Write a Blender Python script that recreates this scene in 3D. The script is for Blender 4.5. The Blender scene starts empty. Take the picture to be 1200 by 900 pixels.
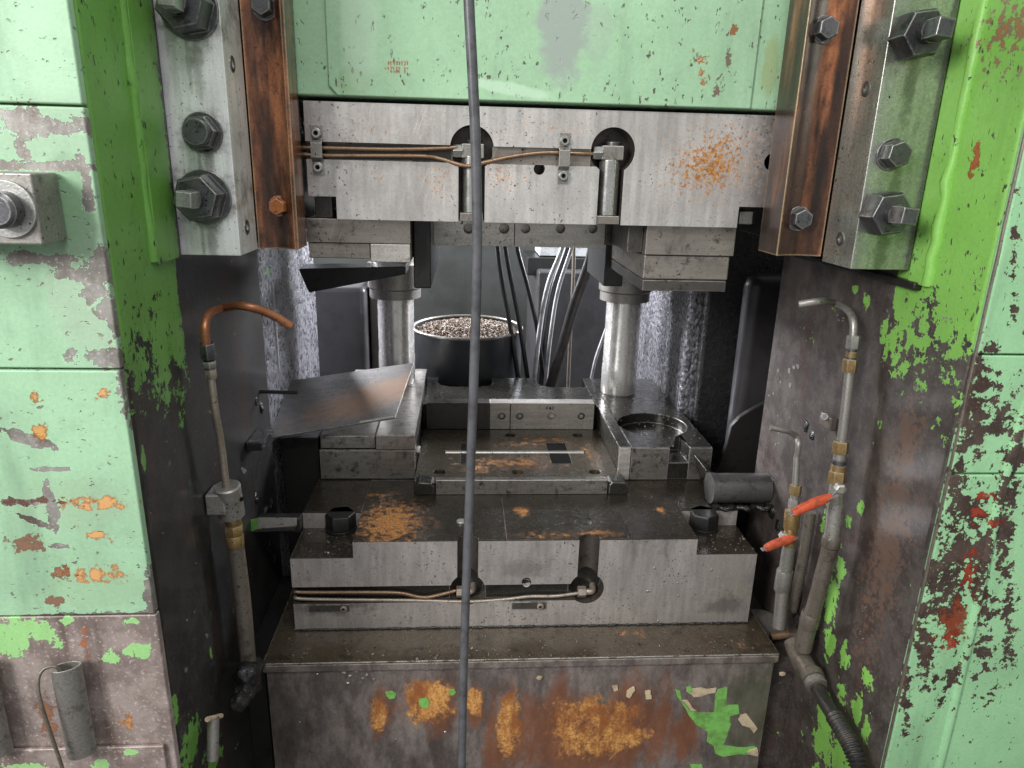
import bpy, bmesh, math, random
from mathutils import Vector, Matrix, Quaternion
random.seed(7)
R = math.radians
SC = bpy.context.scene
COL = SC.collection

# ---------------------------------------------------------------- camera, world, lights
FPX = 832.0                                  # focal length in pixels of the 1200 px wide photograph
def _axes():
    d = Vector((-72, 2700, FPX)).normalized()
    r = Vector((12150, 150, FPX)); r = (r - d * r.dot(d)).normalized()
    return r, r.cross(d).normalized(), -d    # world X, Y, Z written in camera axes (x right, y down, z forward)
AX, AY, AZ = _axes()
cd = bpy.data.cameras.new('camera'); cam = bpy.data.objects.new('camera', cd); COL.objects.link(cam)
cd.sensor_width = 36.0; cd.lens = 36.0 * FPX / 1200.0; cd.clip_start = 0.02; cd.clip_end = 60
def _w(v): return Vector((AX.dot(v), AY.dot(v), AZ.dot(v)))
cx, cy, cz = _w(Vector((1, 0, 0))), _w(Vector((0, -1, 0))), _w(Vector((0, 0, -1)))
cam.matrix_world = Matrix(((cx.x, cy.x, cz.x, 0), (cx.y, cy.y, cz.y, 0), (cx.z, cy.z, cz.z, 0), (0, 0, 0, 1)))
SC.camera = cam

wd = bpy.data.worlds.new('World'); SC.world = wd; wd.use_nodes = True
bgn = wd.node_tree.nodes['Background']; bgn.inputs[0].default_value = (0.98, 0.99, 1.0, 1); bgn.inputs[1].default_value = 0.58

def area(name, loc, target, sx, sy, power, col=(1, 1, 1)):
    l = bpy.data.lights.new(name, 'AREA'); l.shape = 'RECTANGLE'; l.size = sx; l.size_y = sy
    l.energy = power; l.color = col
    o = bpy.data.objects.new(name, l); COL.objects.link(o); o.location = loc
    o.rotation_euler = (Vector(target) - Vector(loc)).to_track_quat('-Z', 'Y').to_euler()
    return o
area('workshop_window_light', (-2.0, -1.2, 1.05), (0.2, 1.1, -0.35), 1.0, 1.0, 98, (1.0, 0.99, 0.975))
area('workshop_ceiling_light', (0.5, -0.9, 2.4), (0.12, 1.0, -0.5), 1.6, 0.4, 42, (0.97, 1.0, 1.0))
area('rear_left_window_light', (-1.25, 2.95, 0.35), (0.5, 1.8, -0.4), 0.8, 0.8, 185, (0.92, 0.94, 1.0))
area('rear_right_window_light', (1.45, 2.95, 0.35), (-0.35, 1.8, -0.4), 0.8, 0.8, 190, (0.90, 0.93, 1.0))

_t = wd.node_tree; _g = _t.nodes.new('ShaderNodeTexCoord'); _s = _t.nodes.new('ShaderNodeSeparateXYZ'); _m = _t.nodes.new('ShaderNodeMapRange')
_t.links.new(_g.outputs['Generated'], _s.inputs[0]); _t.links.new(_s.outputs[2], _m.inputs[0])      # ambient gradient added for metal reflections, brighter above than below
_m.inputs[1].default_value = -0.7; _m.inputs[2].default_value = 0.8; _m.inputs[3].default_value = 0.31; _m.inputs[4].default_value = 0.58
_t.links.new(_m.outputs[0], bgn.inputs[1])
SC.view_settings.view_transform = 'Standard'; SC.view_settings.look = 'None'
SC.view_settings.exposure = 0.0; SC.view_settings.gamma = 1.0; SC.view_settings.use_curve_mapping = False
SC.cycles.max_bounces = 4; SC.cycles.diffuse_bounces = 3; SC.cycles.glossy_bounces = 3; SC.cycles.use_denoising = True

# ---------------------------------------------------------------- survey: photo pixel -> point on a real plane of the press
def ray(x, y):
    return _w(Vector((x - 600, y - 450, FPX)))
def onY(x, y, v): a = ray(x, y); return a * (v / a.y)
def onX(x, y, v): a = ray(x, y); return a * (v / a.x)
def onZ(x, y, v): a = ray(x, y); return a * (v / a.z)

# main planes
XL, XR = -0.389, 0.623        # inner faces of the two press columns
YF = 0.80                     # front faces of the columns
YD = 1.15                     # front faces of both die plates
ZB = -0.838                   # top of press bed
ZP = -0.652                   # top of the lower die plate

# ---------------------------------------------------------------- materials
class NT:
    def __init__(s, name):
        s.m = bpy.data.materials.new(name); s.m.use_nodes = True
        s.t = s.m.node_tree; s.t.nodes.clear()
        s.g = s.t.nodes.new('ShaderNodeNewGeometry'); s.pos = s.g.outputs['Position']
        s.oi = None
        s._fine = None
    def lk(s, a, sock):
        if isinstance(a, bpy.types.NodeSocket): s.t.links.new(a, sock)
        elif a is not None:
            if sock.type == 'RGBA' and len(a) == 3: a = (*a, 1)
            sock.default_value = a
    def math(s, op, a, b=None, c=None, clamp=False):
        n = s.t.nodes.new('ShaderNodeMath'); n.operation = op; n.use_clamp = clamp
        s.lk(a, n.inputs[0]); s.lk(b, n.inputs[1]); s.lk(c, n.inputs[2]); return n.outputs[0]
    def vmath(s, op, a, b=None):
        n = s.t.nodes.new('ShaderNodeVectorMath'); n.operation = op
        s.lk(a, n.inputs[0]); s.lk(b, n.inputs[1])
        return n.outputs['Value'] if op in ('LENGTH', 'DOT_PRODUCT') else n.outputs[0]
    def noise(s, scale, detail=5, rough=0.6, stretch=None, off=(0, 0, 0), dist=0.0):
        n = s.t.nodes.new('ShaderNodeTexNoise'); v = s.pos
        if stretch or any(off):
            v = s.vmath('MULTIPLY_ADD', v, stretch or (1, 1, 1))
            v.node.inputs[2].default_value = off
        s.lk(v, n.inputs['Vector']); n.inputs['Scale'].default_value = scale; n.inputs['Detail'].default_value = detail
        n.inputs['Roughness'].default_value = rough; n.inputs['Distortion'].default_value = dist
        return n.outputs['Fac']
    def sm(s, a, lo, hi):
        n = s.t.nodes.new('ShaderNodeMapRange'); n.interpolation_type = 'SMOOTHSTEP'
        s.lk(a, n.inputs[0]); n.inputs[1].default_value = lo; n.inputs[2].default_value = hi
        return n.outputs[0]
    def mix(s, f, a, b):
        n = s.t.nodes.new('ShaderNodeMix'); n.data_type = 'RGBA'; n.clamp_factor = True
        s.lk(f, n.inputs[0]); s.lk(a, n.inputs[6]); s.lk(b, n.inputs[7]); return n.outputs[2]
    def mixf(s, f, a, b):
        n = s.t.nodes.new('ShaderNodeMix'); n.data_type = 'FLOAT'; n.clamp_factor = True
        s.lk(f, n.inputs[0]); s.lk(a, n.inputs[2]); s.lk(b, n.inputs[3]); return n.outputs[0]
    def mx(s, *a):
        o = a[0]
        for b in a[1:]: o = s.math('MAXIMUM', o, b)
        return o
    def axis(s, i):
        n = s.t.nodes.new('ShaderNodeSeparateXYZ'); s.lk(s.pos, n.inputs[0]); return n.outputs[i]
    def fine(s):
        if s._fine is None: s._fine = s.math('SUBTRACT', s.noise(38, 5, 0.7), 0.5)
        return s._fine
    def q(s, c, r, ang=0.0, plane='Y'):
        """elliptic distance from c on a plane face, 1 on the ellipse of half sizes r"""
        u, v = {'Y': ((1, 0, 0), (0, 0, 1)), 'X': ((0, 1, 0), (0, 0, 1)), 'Z': ((1, 0, 0), (0, 1, 0))}[plane]
        u, v = Vector(u), Vector(v); ca, sa = math.cos(ang), math.sin(ang)
        u, v = u * ca + v * sa, v * ca - u * sa
        d = s.vmath('SUBTRACT', s.pos, tuple(c))
        a = s.vmath('DOT_PRODUCT', d, tuple(u / r[0])); b = s.vmath('DOT_PRODUCT', d, tuple(v / r[1]))
        return s.math('SQRT', s.math('MULTIPLY_ADD', a, a, s.math('MULTIPLY', b, b)))
    def spot(s, c, r, amp=1.0, soft=0.06, ang=0.0, plane='Y'):
        """ragged blot on a plane face"""
        q = s.math('MULTIPLY_ADD', s.fine(), amp * 2.2, s.q(c, r, ang, plane))
        return s.math('SUBTRACT', 1.0, s.sm(q, 1 - soft, 1 + soft))
    def field(s, spots, floor=-1.0):
        """density field of many blots: 1 in a centre, 0 on an outline, floor far away"""
        o = None
        for p in spots:
            k = s.math('SUBTRACT', 1.0, s.q(p[0], p[1], p[2], p[3])); o = k if o is None else s.math('MAXIMUM', o, k)
        return floor if o is None else s.math('MAXIMUM', o, floor)
    def scale(s, c, f):
        n = s.t.nodes.new('ShaderNodeVectorMath'); n.operation = 'SCALE'; s.lk(c, n.inputs[0]); s.lk(f, n.inputs['Scale']); return n.outputs[0]
    def edge(s, rad, lo=0.03, hi=0.2):
        n = s.t.nodes.new('ShaderNodeBevel'); n.samples = 2; n.inputs[0].default_value = rad
        d = s.vmath('DOT_PRODUCT', n.outputs[0], s.g.outputs['Normal'])
        return s.sm(s.math('SUBTRACT', 1.0, d), lo, hi)
    def out(s, col, rough, metal=0.0, height=None, bump=0.3, dist=0.001, spec=0.5, coat=0.0, sheen=0.0):
        p = s.t.nodes.new('ShaderNodeBsdfPrincipled'); o = s.t.nodes.new('ShaderNodeOutputMaterial')
        s.lk(col, p.inputs['Base Color']); s.lk(rough, p.inputs['Roughness']); s.lk(metal, p.inputs['Metallic'])
        s.lk(spec, p.inputs['Specular IOR Level']); s.lk(coat, p.inputs['Coat Weight'])
        p.inputs['Coat Roughness'].default_value = 0.15
        if height is not None:
            b = s.t.nodes.new('ShaderNodeBump'); b.inputs['Strength'].default_value = bump; b.inputs['Distance'].default_value = dist
            s.lk(height, b.inputs['Height']); s.t.links.new(b.outputs[0], p.inputs['Normal'])
        s.t.links.new(p.outputs[0], o.inputs[0]); return s.m

def srgb(r, g, b):
    f = lambda c: (c / 255 / 12.92) if c <= 10 else ((c / 255 + 0.055) / 1.055) ** 2.4
    return (f(r), f(g), f(b))

RUST_O = srgb(206, 146, 74); RUST_R = srgb(132, 78, 42); RUST_D = srgb(70, 45, 34)

def metal(name, base, dark, rough=0.42, met=0.75, speck=0.5, rust=0.0, edgew=0.0, dirt=0.55, brush=None, bump=0.25, coat=0.0, rustspots=(), darkspots=(), stain=None, grain=0.22, rsc=75, scr=0.0):
    """worn steel: mottled tone, dark oil dirt, pits, rust speckle, bright worn edges"""
    s = NT(name)
    big = s.noise(7, 2, 0.6); mid = s.noise(48, 4, 0.72); fi = s.noise(330, 1, 0.6)
    c = s.mix(s.sm(big, 0.3, 0.72), tuple(x * 0.85 for x in base), tuple(min(1, x * 1.1) for x in base))
    c = s.mix(s.math('MULTIPLY', s.sm(mid, 0.66 - dirt * 0.28, 0.82 - dirt * 0.12), min(1, .35 + dirt)), c, dark)
    c = s.scale(c, s.math('MULTIPLY_ADD', s.math('SUBTRACT', fi, 0.5), grain * 3.2, 1.0))
    oil = s.noise(10, 4, 0.7, stretch=(1, 1, .5), off=(8, 3, 5)); c = s.mix(s.math('MULTIPLY', s.sm(oil, .55, .70), .45 * min(1, dirt * 3)), c, dark)
    h = s.math('MULTIPLY_ADD', fi, 0.45, s.math('MULTIPLY', mid, 0.5))
    rg = s.math('MULTIPLY_ADD', mid, 0.28, rough - 0.12)
    mt = met
    if brush:
        st = s.noise(110, 2, 0.6, stretch=brush)
        c = s.scale(c, s.math('MULTIPLY_ADD', s.math('SUBTRACT', st, 0.5), 0.7, 1.0))
    if scr:
        d1 = s.vmath('DOT_PRODUCT', s.pos, (0.93, 0.1, -0.36)); d2 = s.vmath('DOT_PRODUCT', s.pos, (0.36, 0.1, 0.93))
        cb = s.t.nodes.new('ShaderNodeCombineXYZ'); s.lk(s.math('MULTIPLY', d1, 420.0), cb.inputs[0]); s.lk(s.math('MULTIPLY', d2, 9.0), cb.inputs[1])
        sn = s.t.nodes.new('ShaderNodeTexNoise'); sn.inputs['Scale'].default_value = 1.0; sn.inputs['Detail'].default_value = 1.0; s.lk(cb.outputs[0], sn.inputs['Vector'])
        sk = s.math('MULTIPLY', s.sm(sn.outputs['Fac'], .70, .74), scr)
        c = s.mix(sk, c, srgb(225, 222, 218)); h = s.math('MULTIPLY_ADD', sk, -.5, h)
    if speck:
        sp = s.sm(s.noise(210, 1, 0.5, off=(3, 1, 2)), 0.70 - 0.04 * speck, 0.73)
        sp = s.math('MULTIPLY', sp, s.sm(big, 0.40, 0.62))
        c = s.mix(sp, c, tuple(x * 0.5 for x in dark)); h = s.math('SUBTRACT', h, s.math('MULTIPLY', sp, 0.8))
    if rust:
        rs = s.sm(s.noise(230, 2, 0.6, off=(5, 7, 1)), 0.60, 0.66)
        rs = s.math('MULTIPLY', rs, s.math('MULTIPLY', s.sm(big, 0.45 + .2 * rust, 0.3), min(1, rust * 2)))
        c = s.mix(rs, c, s.mix(fi, RUST_R, RUST_O)); mt = s.mixf(rs, mt, 0.0); rg = s.mixf(rs, rg, 0.85)
    if stain: c = s.mix(s.math('MULTIPLY', s.spot(stain[0], stain[1], amp=1.1, soft=0.7, ang=stain[2], plane=stain[3]), .8), c, stain[4])
    for sp in darkspots:
        k = s.math('MULTIPLY', s.spot(*sp[:2], amp=1.3, soft=0.5, ang=sp[2], plane=sp[3]), sp[4])
        c = s.mix(k, c, dark)
    if rustspots:             # (centre, radius, ang, plane, density): brown film that turns to orange grains in the middle
        rn = s.math('SUBTRACT', s.noise(rsc, 4, 0.72, off=(2, 2, 6)), 0.5)
        o = None
        for sp in rustspots:
            k = s.math('MULTIPLY', s.math('ADD', s.math('MAXIMUM', s.math('SUBTRACT', 1.0, s.q(*sp[:4])), -1.0), 1.0), sp[4]); o = k if o is None else s.math('MAXIMUM', o, k)
        o = s.math('SUBTRACT', o, 1.0)
        F = s.math('MULTIPLY_ADD', rn, 2.0 if rsc < 100 else 2.6, s.math('MULTIPLY', o, .6))
        k1 = s.math('MULTIPLY', s.sm(F, -0.12, 0.22), 0.75 if rsc < 100 else 0.4); k2 = s.sm(F, 0.10, 0.42)
        c = s.mix(k1, c, s.mix(fi, srgb(96, 66, 46), srgb(140, 98, 66))); c = s.mix(k2, c, s.mix(s.sm(fi, .35, .65), srgb(160, 104, 60), RUST_O))
        mt = s.mixf(k1, mt, 0.0); rg = s.mixf(k1, rg, 0.85)
        h = s.math('MULTIPLY_ADD', k2, 0.5, h)
    if edgew >= .5:
        e = s.math('MULTIPLY', s.edge(0.0030, .02, .12), s.sm(mid, 0.36, 0.52))
        c = s.mix(s.math('MULTIPLY', e, edgew), c, srgb(205, 200, 195)); rg = s.mixf(e, rg, 0.4)
    return s.out(c, rg, mt, h, bump, 0.0012, coat=coat)

def paint(name, col, under, under2, peel=0.35, flecks=0.5, peels=(), keeps=(), rusts=(), gloss=0.42, zcut=None, dirt=0.3, bump=0.7, rim=None, amp=1.7, keepz=(), fstretch=(1.5, 1.5, 0.75), grime=0.3, film=(), wet=0.0, bias=0.0, nfk=0.55):
    """paint on plate: density field of bare metal broken up by noise, rusty blots, chips, grime runs"""
    s = NT(name)
    big = s.noise(5, 2, 0.55); mid = s.noise(24, 4, 0.68); fi = s.noise(210, 2, 0.7)
    nn = s.math('SUBTRACT', s.noise(26, 4, 0.72, off=(2, 5, 9)), 0.5)
    c = s.mix(s.sm(big, 0.3, 0.7), tuple(x * 0.88 for x in col), tuple(min(1, x * 1.08) for x in col))
    run = s.noise(16, 4, 0.65, stretch=(1, 1, 0.16), off=(4, 4, 0))
    c = s.scale(c, s.math('SUBTRACT', 1.0, s.math('MULTIPLY', s.sm(run, 0.48, 0.78), grime)))
    c = s.mix(s.math('MULTIPLY', s.sm(mid, 0.5, 0.78), dirt), c, tuple(x * 0.5 + 0.02 for x in col))
    c = s.scale(c, s.math('MULTIPLY_ADD', s.math('SUBTRACT', fi, 0.5), 0.32, 1.0))
    fo = s.noise(95, 2, 0.6, stretch=fstretch, off=(3, 0, 7))
    fl = s.math('MULTIPLY', s.sm(fo, 0.668 - 0.04 * flecks, 0.69), s.sm(mid, 0.40, 0.56))
    c = s.mix(fl, c, under2)
    for q in film: c = s.mix(s.math('MULTIPLY', s.spot(*q[:2], amp=.6, soft=.25, ang=q[2], plane=q[3]), q[4]), c, q[5])
    D = s.field(peels, -1.75 + peel)
    if keeps: D = s.math('MINIMUM', D, s.math('MULTIPLY', s.field(keeps, -1.0), -1.0)) if peels or peel < 1.5 else s.math('MULTIPLY', s.field(keeps, -1.0), -1.0)
    nf = s.math('SUBTRACT', s.noise(88, 4, 0.7, off=(7, 1, 4)), 0.5)
    nn = s.math('MULTIPLY_ADD', nf, nfk, nn)
    F = s.math('ADD', s.math('MULTIPLY_ADD', nn, amp, s.math('MULTIPLY', D, .45)), bias)
    if zcut is not None:      # lower limit of this paint on an inner wall, some of it left further down
        z = s.axis(2); y = s.axis(1)
        lim = s.math('MULTIPLY', s.math('SUBTRACT', s.math('MULTIPLY_ADD', s.math('SUBTRACT', y, YF), -zcut[1], zcut[0]), z), 6.0)
        lim = s.math('MAXIMUM', lim, s.math('MULTIPLY', s.math('SUBTRACT', y, 0.987), 120.0))
        lim = s.math('MINIMUM', s.math('MAXIMUM', lim, -1.0), 1.0)
        if keepz: lim = s.math('MINIMUM', lim, s.math('MULTIPLY', s.field(keepz, -1.0), -0.9))
        F = s.math('MAXIMUM', F, s.math('MULTIPLY_ADD', nn, 2.0, s.math('MULTIPLY', lim, .5)))
    pe = s.sm(F, 0.0, 0.03)
    c = s.mix(s.math('MULTIPLY', s.sm(F, -0.055, -0.005), 0.55), c, rim or tuple(min(1, x * 1.25 + .05) for x in col))
    ucol = s.mix(s.sm(mid, 0.36, 0.62), under, under2)
    ucol = s.mix(s.math('MULTIPLY', s.sm(run, 0.5, 0.7), 0.6), ucol, RUST_D)
    ucol = s.mix(s.math('MULTIPLY', s.sm(fi, 0.56, 0.75), 0.6), ucol, tuple(min(1, x * 1.9 + 0.02) for x in under))
    c = s.mix(pe, c, ucol)
    for q in rusts:
        G = s.math('MULTIPLY_ADD', s.math('MULTIPLY_ADD', nf, 1.6, nn), 2.2, s.math('MULTIPLY', s.math('SUBTRACT', 1.0, s.q(*q[:4])), .7))
        c = s.mix(s.math('MULTIPLY', s.sm(G, 0.0, .2), .9), c, s.mix(s.sm(G, .2, .7), q[4] if len(q) > 5 else RUST_R, RUST_O if len(q) < 6 else q[5]))
    h = s.math('SUBTRACT', s.math('MULTIPLY', fi, 0.14), s.math('MULTIPLY', s.mx(pe, fl), 0.8))
    rg = s.mixf(pe, s.math('MULTIPLY_ADD', mid, 0.2, gloss), s.math('MULTIPLY_ADD', fi, 0.4, 0.3))
    return s.out(c, rg, s.mixf(pe, 0.0, 0.3), h, bump, 0.002, coat=s.math('MULTIPLY', pe, wet) if wet else 0.0)

def plain(name, col, rough=0.5, met=0.0, var=0.25, scale=60, bump=0.15, dirt=None, dirtamt=0.4, dist=0.0006, coat=0.0, spec=0.5):
    s = NT(name)
    n = s.noise(scale, 6, 0.65); f = s.noise(scale * 5, 3, 0.6)
    c = s.mix(n, tuple(x * (1 - var) for x in col), tuple(min(1, x * (1 + var)) for x in col))
    if dirt: c = s.mix(s.math('MULTIPLY', s.sm(s.noise(scale * .45, 7, 0.7, off=(4, 1, 6)), 0.42, 0.7), dirtamt * 2), c, dirt)
    return s.out(c, s.math('ADD', rough - 0.1, s.math('MULTIPLY', n, 0.2)), met, s.math('ADD', n, s.math('MULTIPLY', f, 0.5)), bump, dist, coat=coat, spec=spec)

GREEN = srgb(155, 193, 157); GREEN2 = srgb(126, 186, 74)
PRIMER = srgb(150, 142, 140); BROWNB = srgb(72, 58, 52)
DARKM = srgb(50, 48, 46)

def pY(x, y, Y=YF): return onY(x, y, Y)
def bl(x, y, rx, ry, ang=0, Y=YF, amp=1.3):      # blot on a front-facing plane, sizes in photo pixels
    k = Y * 1.02 / FPX * (1.0 if y < 450 else 1.0 + (y - 450) * 0.00045)
    return (onY(x, y, Y), (rx * k, ry * k * 1.05), R(ang), 'Y', amp)

M = {}
RED = (srgb(130, 44, 28), srgb(168, 66, 44)); ORG = (srgb(160, 104, 62), srgb(214, 156, 96))
M['paint_left'] = paint('pale_green_paint', GREEN, srgb(156, 153, 147), srgb(122, 117, 110), peel=0.40, flecks=0.75, dirt=0.32, fstretch=(0.9, 1, 1.5),
    peels=[bl(150, 385, 24, 66), bl(118, 322, 36, 24), bl(60, 303, 50, 8), bl(135, 420, 40, 14), bl(60, 150, 66, 9, 2), bl(28, 148, 20, 22), bl(24, 175, 10, 18), bl(152, 460, 14, 44), bl(60, 195, 60, 5),
           bl(35, 515, 26, 6, -20), bl(25, 588, 34, 5), bl(60, 592, 6, 28), bl(174, 690, 7, 34), bl(163, 540, 5, 90), bl(90, 722, 90, 4), bl(40, 610, 18, 4, -30), bl(70, 640, 12, 3), bl(60, 550, 20, 3), bl(100, 215, 6, 30)],
    rusts=[bl(28, 637, 16, 9)[:4] + (srgb(110, 70, 58), srgb(130, 84, 66)), bl(115, 672, 30, 8)[:4] + ORG, bl(70, 672, 12, 7)[:4] + (srgb(104, 60, 44), srgb(150, 90, 60)), bl(48, 505, 7, 9), bl(42, 468, 5, 8), bl(68, 703, 12, 6)[:4] + (srgb(110, 70, 58), srgb(130, 84, 66)), bl(120, 590, 34, 6)[:4] + ORG, bl(30, 588, 30, 4)[:4] + (srgb(104, 66, 56), srgb(120, 80, 66)), bl(116, 628, 10, 5)[:4] + ORG, bl(120, 462, 8, 6)[:4] + ORG],
    film=[bl(120, 350, 60, 70)[:4] + (.30, srgb(170, 176, 160)), bl(60, 150, 90, 34)[:4] + (.32, srgb(150, 168, 146)), bl(90, 590, 60, 30)[:4] + (.22, srgb(150, 160, 130)), bl(60, 60, 40, 50)[:4] + (.25, srgb(180, 210, 180)), bl(120, 690, 60, 22)[:4] + (.2, srgb(140, 160, 120)), bl(85, 250, 22, 60)[:4] + (.35, srgb(90, 120, 80)), bl(30, 520, 30, 60)[:4] + (.18, srgb(120, 150, 120))])
M['paint_base'] = paint('bare_base_plate', srgb(150, 200, 130), srgb(172, 157, 151), srgb(138, 124, 118), peel=2.2, flecks=0.3, dirt=0.2, grime=.2,
    keeps=[bl(14, 748, 22, 24)[:4], bl(52, 745, 16, 16)[:4], bl(78, 728, 8, 6)[:4], bl(160, 764, 14, 9)[:4], bl(132, 770, 9, 8)[:4], bl(36, 896, 30, 6)[:4], bl(120, 895, 8, 7)[:4], bl(157, 878, 8, 4)[:4], bl(124, 773, 5, 4)[:4], bl(155, 728, 8, 4)[:4]],
    rusts=[bl(100, 757, 5, 15)[:4] + (srgb(170, 100, 60), srgb(190, 120, 76)), bl(148, 845, 5, 12)[:4] + ORG, bl(55, 845, 8, 20)[:4] + (srgb(130, 96, 78), srgb(160, 110, 80))])
M['paint_right'] = paint('pale_green_paint_worn', srgb(150, 198, 150), srgb(92, 78, 70), srgb(70, 57, 51), peel=0.42, flecks=0.8, dirt=0.25, amp=2.5, bias=-.10, nfk=1.0, rim=srgb(150, 170, 120),
    peels=[bl(1142, 470, 26, 70, 10), bl(1128, 600, 30, 62, 12), bl(1108, 690, 26, 72, 14), bl(1150, 680, 14, 120, 14), bl(1190, 545, 12, 70, 10), bl(1085, 755, 14, 50, 14), bl(1175, 620, 12, 80, 14), bl(1182, 740, 10, 46, 15), bl(1175, 490, 26, 30),
           bl(1150, 640, 6, 160, -13), bl(1112, 800, 5, 55, -13), bl(1075, 690, 12, 90, 12), bl(1060, 800, 7, 60, 12), bl(1188, 330, 6, 60, 12), bl(1160, 410, 20, 6)],
    rusts=[bl(1118, 730, 20, 26, -20)[:4] + (srgb(98, 48, 30), srgb(150, 72, 42)), bl(1160, 612, 12, 6)[:4] + RED, bl(1155, 580, 12, 6)[:4] + RED, bl(1135, 670, 7, 18)[:4] + RED, bl(1145, 600, 8, 6)[:4] + RED, bl(1112, 755, 6, 12)[:4] + RED])
def blX(x, y, ry, rz, X, ang=0, amp=1.3):
    return (onX(x, y, X), (ry, rz), R(ang), 'X', amp)
def kx(X, *a):      # blots on an inner wall: photo pixel centre, half sizes along depth and height in metres
    return [blX(x, y, ry, rz, X)[:4] for x, y, ry, rz in a]
M['inner_left'] = paint('inner_wall_paint_shaded', srgb(108, 160, 72), srgb(52, 51, 51), srgb(36, 35, 35), wet=.35, peel=0.25, flecks=1.25, zcut=(-0.215, 0.5), gloss=0.34, dirt=0.5, grime=.45, amp=1.4, fstretch=(1, 1.2, .6), rim=srgb(90, 140, 60),  # shade put into the colours: darker copy of the right wall paint
    keepz=kx(XL, (205, 832, .008, .02), (225, 865, .03, .03), (250, 890, .03, .03), (168, 535, .005, .012), (247, 765, .004, .01)))
M['inner_right'] = paint('inner_wall_paint_lit', srgb(128, 184, 84), srgb(96, 88, 84), srgb(68, 61, 58), wet=.3, peel=0.30, flecks=0.7, zcut=(-0.200, 0.16), gloss=0.34, dirt=0.22, grime=.3, amp=1.5,  # lit copy of the same wall paint, colours kept lighter
    keepz=kx(XR, (975, 700, .014, .05), (984, 672, .012, .022), (972, 750, .012, .03), (990, 770, .012, .024), (1016, 795, .011, .018), (1006, 830, .012, .022), (1014, 855, .012, .025), (968, 830, .02, .035), (985, 812, .014, .02), (965, 865, .03, .05), (985, 890, .03, .03),
        (1001, 338, .010, .008), (1015, 352, .009, .011), (1038, 382, .008, .012), (1046, 405, .007, .011), (1066, 395, .010, .020), (1084, 400, .012, .018), (1105, 385, .02, .02), (1008, 597, .009, .012), (994, 612, .008, .012), (965, 612, .007, .022), (1035, 398, .005, .006), (1057, 380, .007, .01), (985, 640, .01, .01)),
    rusts=[blX(1180, 40, .028, .035, XR)[:4] + (srgb(120, 92, 88), srgb(150, 96, 62)), blX(1143, 185, .006, .02, XR)[:4] + RED, blX(1040, 640, .035, .16, XR)[:4] + (srgb(106, 84, 72), srgb(112, 86, 70)), blX(1062, 520, .025, .05, XR)[:4] + (srgb(106, 84, 72), srgb(112, 86, 70))])
M['slide_paint'] = paint('slide_green_paint', srgb(160, 197, 160), srgb(150, 148, 148), srgb(92, 86, 76), peel=0.15, flecks=0.75, dirt=0.22, gloss=0.3, grime=.22, amp=1.3,
    film=[bl(660, 25, 25, 60, 0, 1.14)[:4] + (.9, srgb(150, 160, 152)), bl(700, 40, 16, 34, 0, 1.14)[:4] + (.35, srgb(150, 160, 152)), bl(415, 95, 18, 12, 0, 1.14)[:4] + (.3, srgb(120, 150, 90)), bl(905, 75, 9, 30, 0, 1.14)[:4] + (.45, srgb(150, 150, 80)), bl(600, 105, 40, 6, -8, 1.14)[:4] + (.5, srgb(200, 225, 200)), bl(420, 30, 20, 60, 0, 1.14)[:4] + (.3, srgb(190, 210, 190))],
    rusts=[bl(820, 70, 7, 5, 0, 1.14), bl(822, 91, 8, 5, 0, 1.14), bl(861, 35, 3, 4, 0, 1.14)[:4] + (RUST_R, RUST_R), bl(841, 106, 4, 6, 0, 1.14)[:4] + (srgb(100, 80, 70), srgb(110, 84, 70)), bl(854, 72, 3, 8, 15, 1.14)[:4] + (srgb(100, 80, 70), srgb(110, 84, 70))])
M['green_fleck'] = plain('paint_fleck_green', srgb(122, 184, 92), 0.5, 0, 0.25, 120, 0.4, srgb(88, 112, 62), 0.35)
M['cream_fleck'] = plain('paint_fleck_cream', srgb(198, 180, 150), 0.7, 0, 0.2, 120, 0.4, srgb(130, 108, 84), 0.35)
M['weld_green'] = plain('weld_bead_green', srgb(140, 200, 90), 0.3, 0, 0.35, 140, 0.6, srgb(70, 90, 50), 0.4, 0.002)
NUTS_L = [onY(216, 8, .982), onY(232, 155, .982), onY(234, 232, .982)]
M['gib_white'] = metal('gib_bar_lit', srgb(252, 252, 250), srgb(140, 138, 134), 0.3, 0.35, 0.9, 0.0, 0.0, 0.05, (1, 1, 0.1), bump=0.25, grain=.08, scr=.3,  # bar steel whitened in its colour to show reflected light
    darkspots=[(p, (.036, .036), 0, 'Y', .95) for p in (NUTS_L[0], NUTS_L[2])] + [(NUTS_L[1], (.026, .026), 0, 'Y', .95)] + [(p + Vector((.004, 0, -.055)), (.006, .05), 0, 'Y', .55) for p in NUTS_L] + [(p + Vector((-.008, 0, -.05)), (.003, .04), 0, 'Y', .5) for p in NUTS_L])
M['gib_grey'] = metal('gib_bar_grey', srgb(184, 186, 176), srgb(92, 96, 80), 0.26, 0.8, 0.3, 0.0, 1.0, 0.35, (1, 1, 0.08), scr=.25,  # same bar steel without the whitening for reflected light
    darkspots=[(onY(x, y, .962) + Vector((.006, 0, -.05)), (.008, .045), 0, 'Y', .6) for x, y in ((1072, 42), (1050, 181), (1035, 250))])
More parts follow.
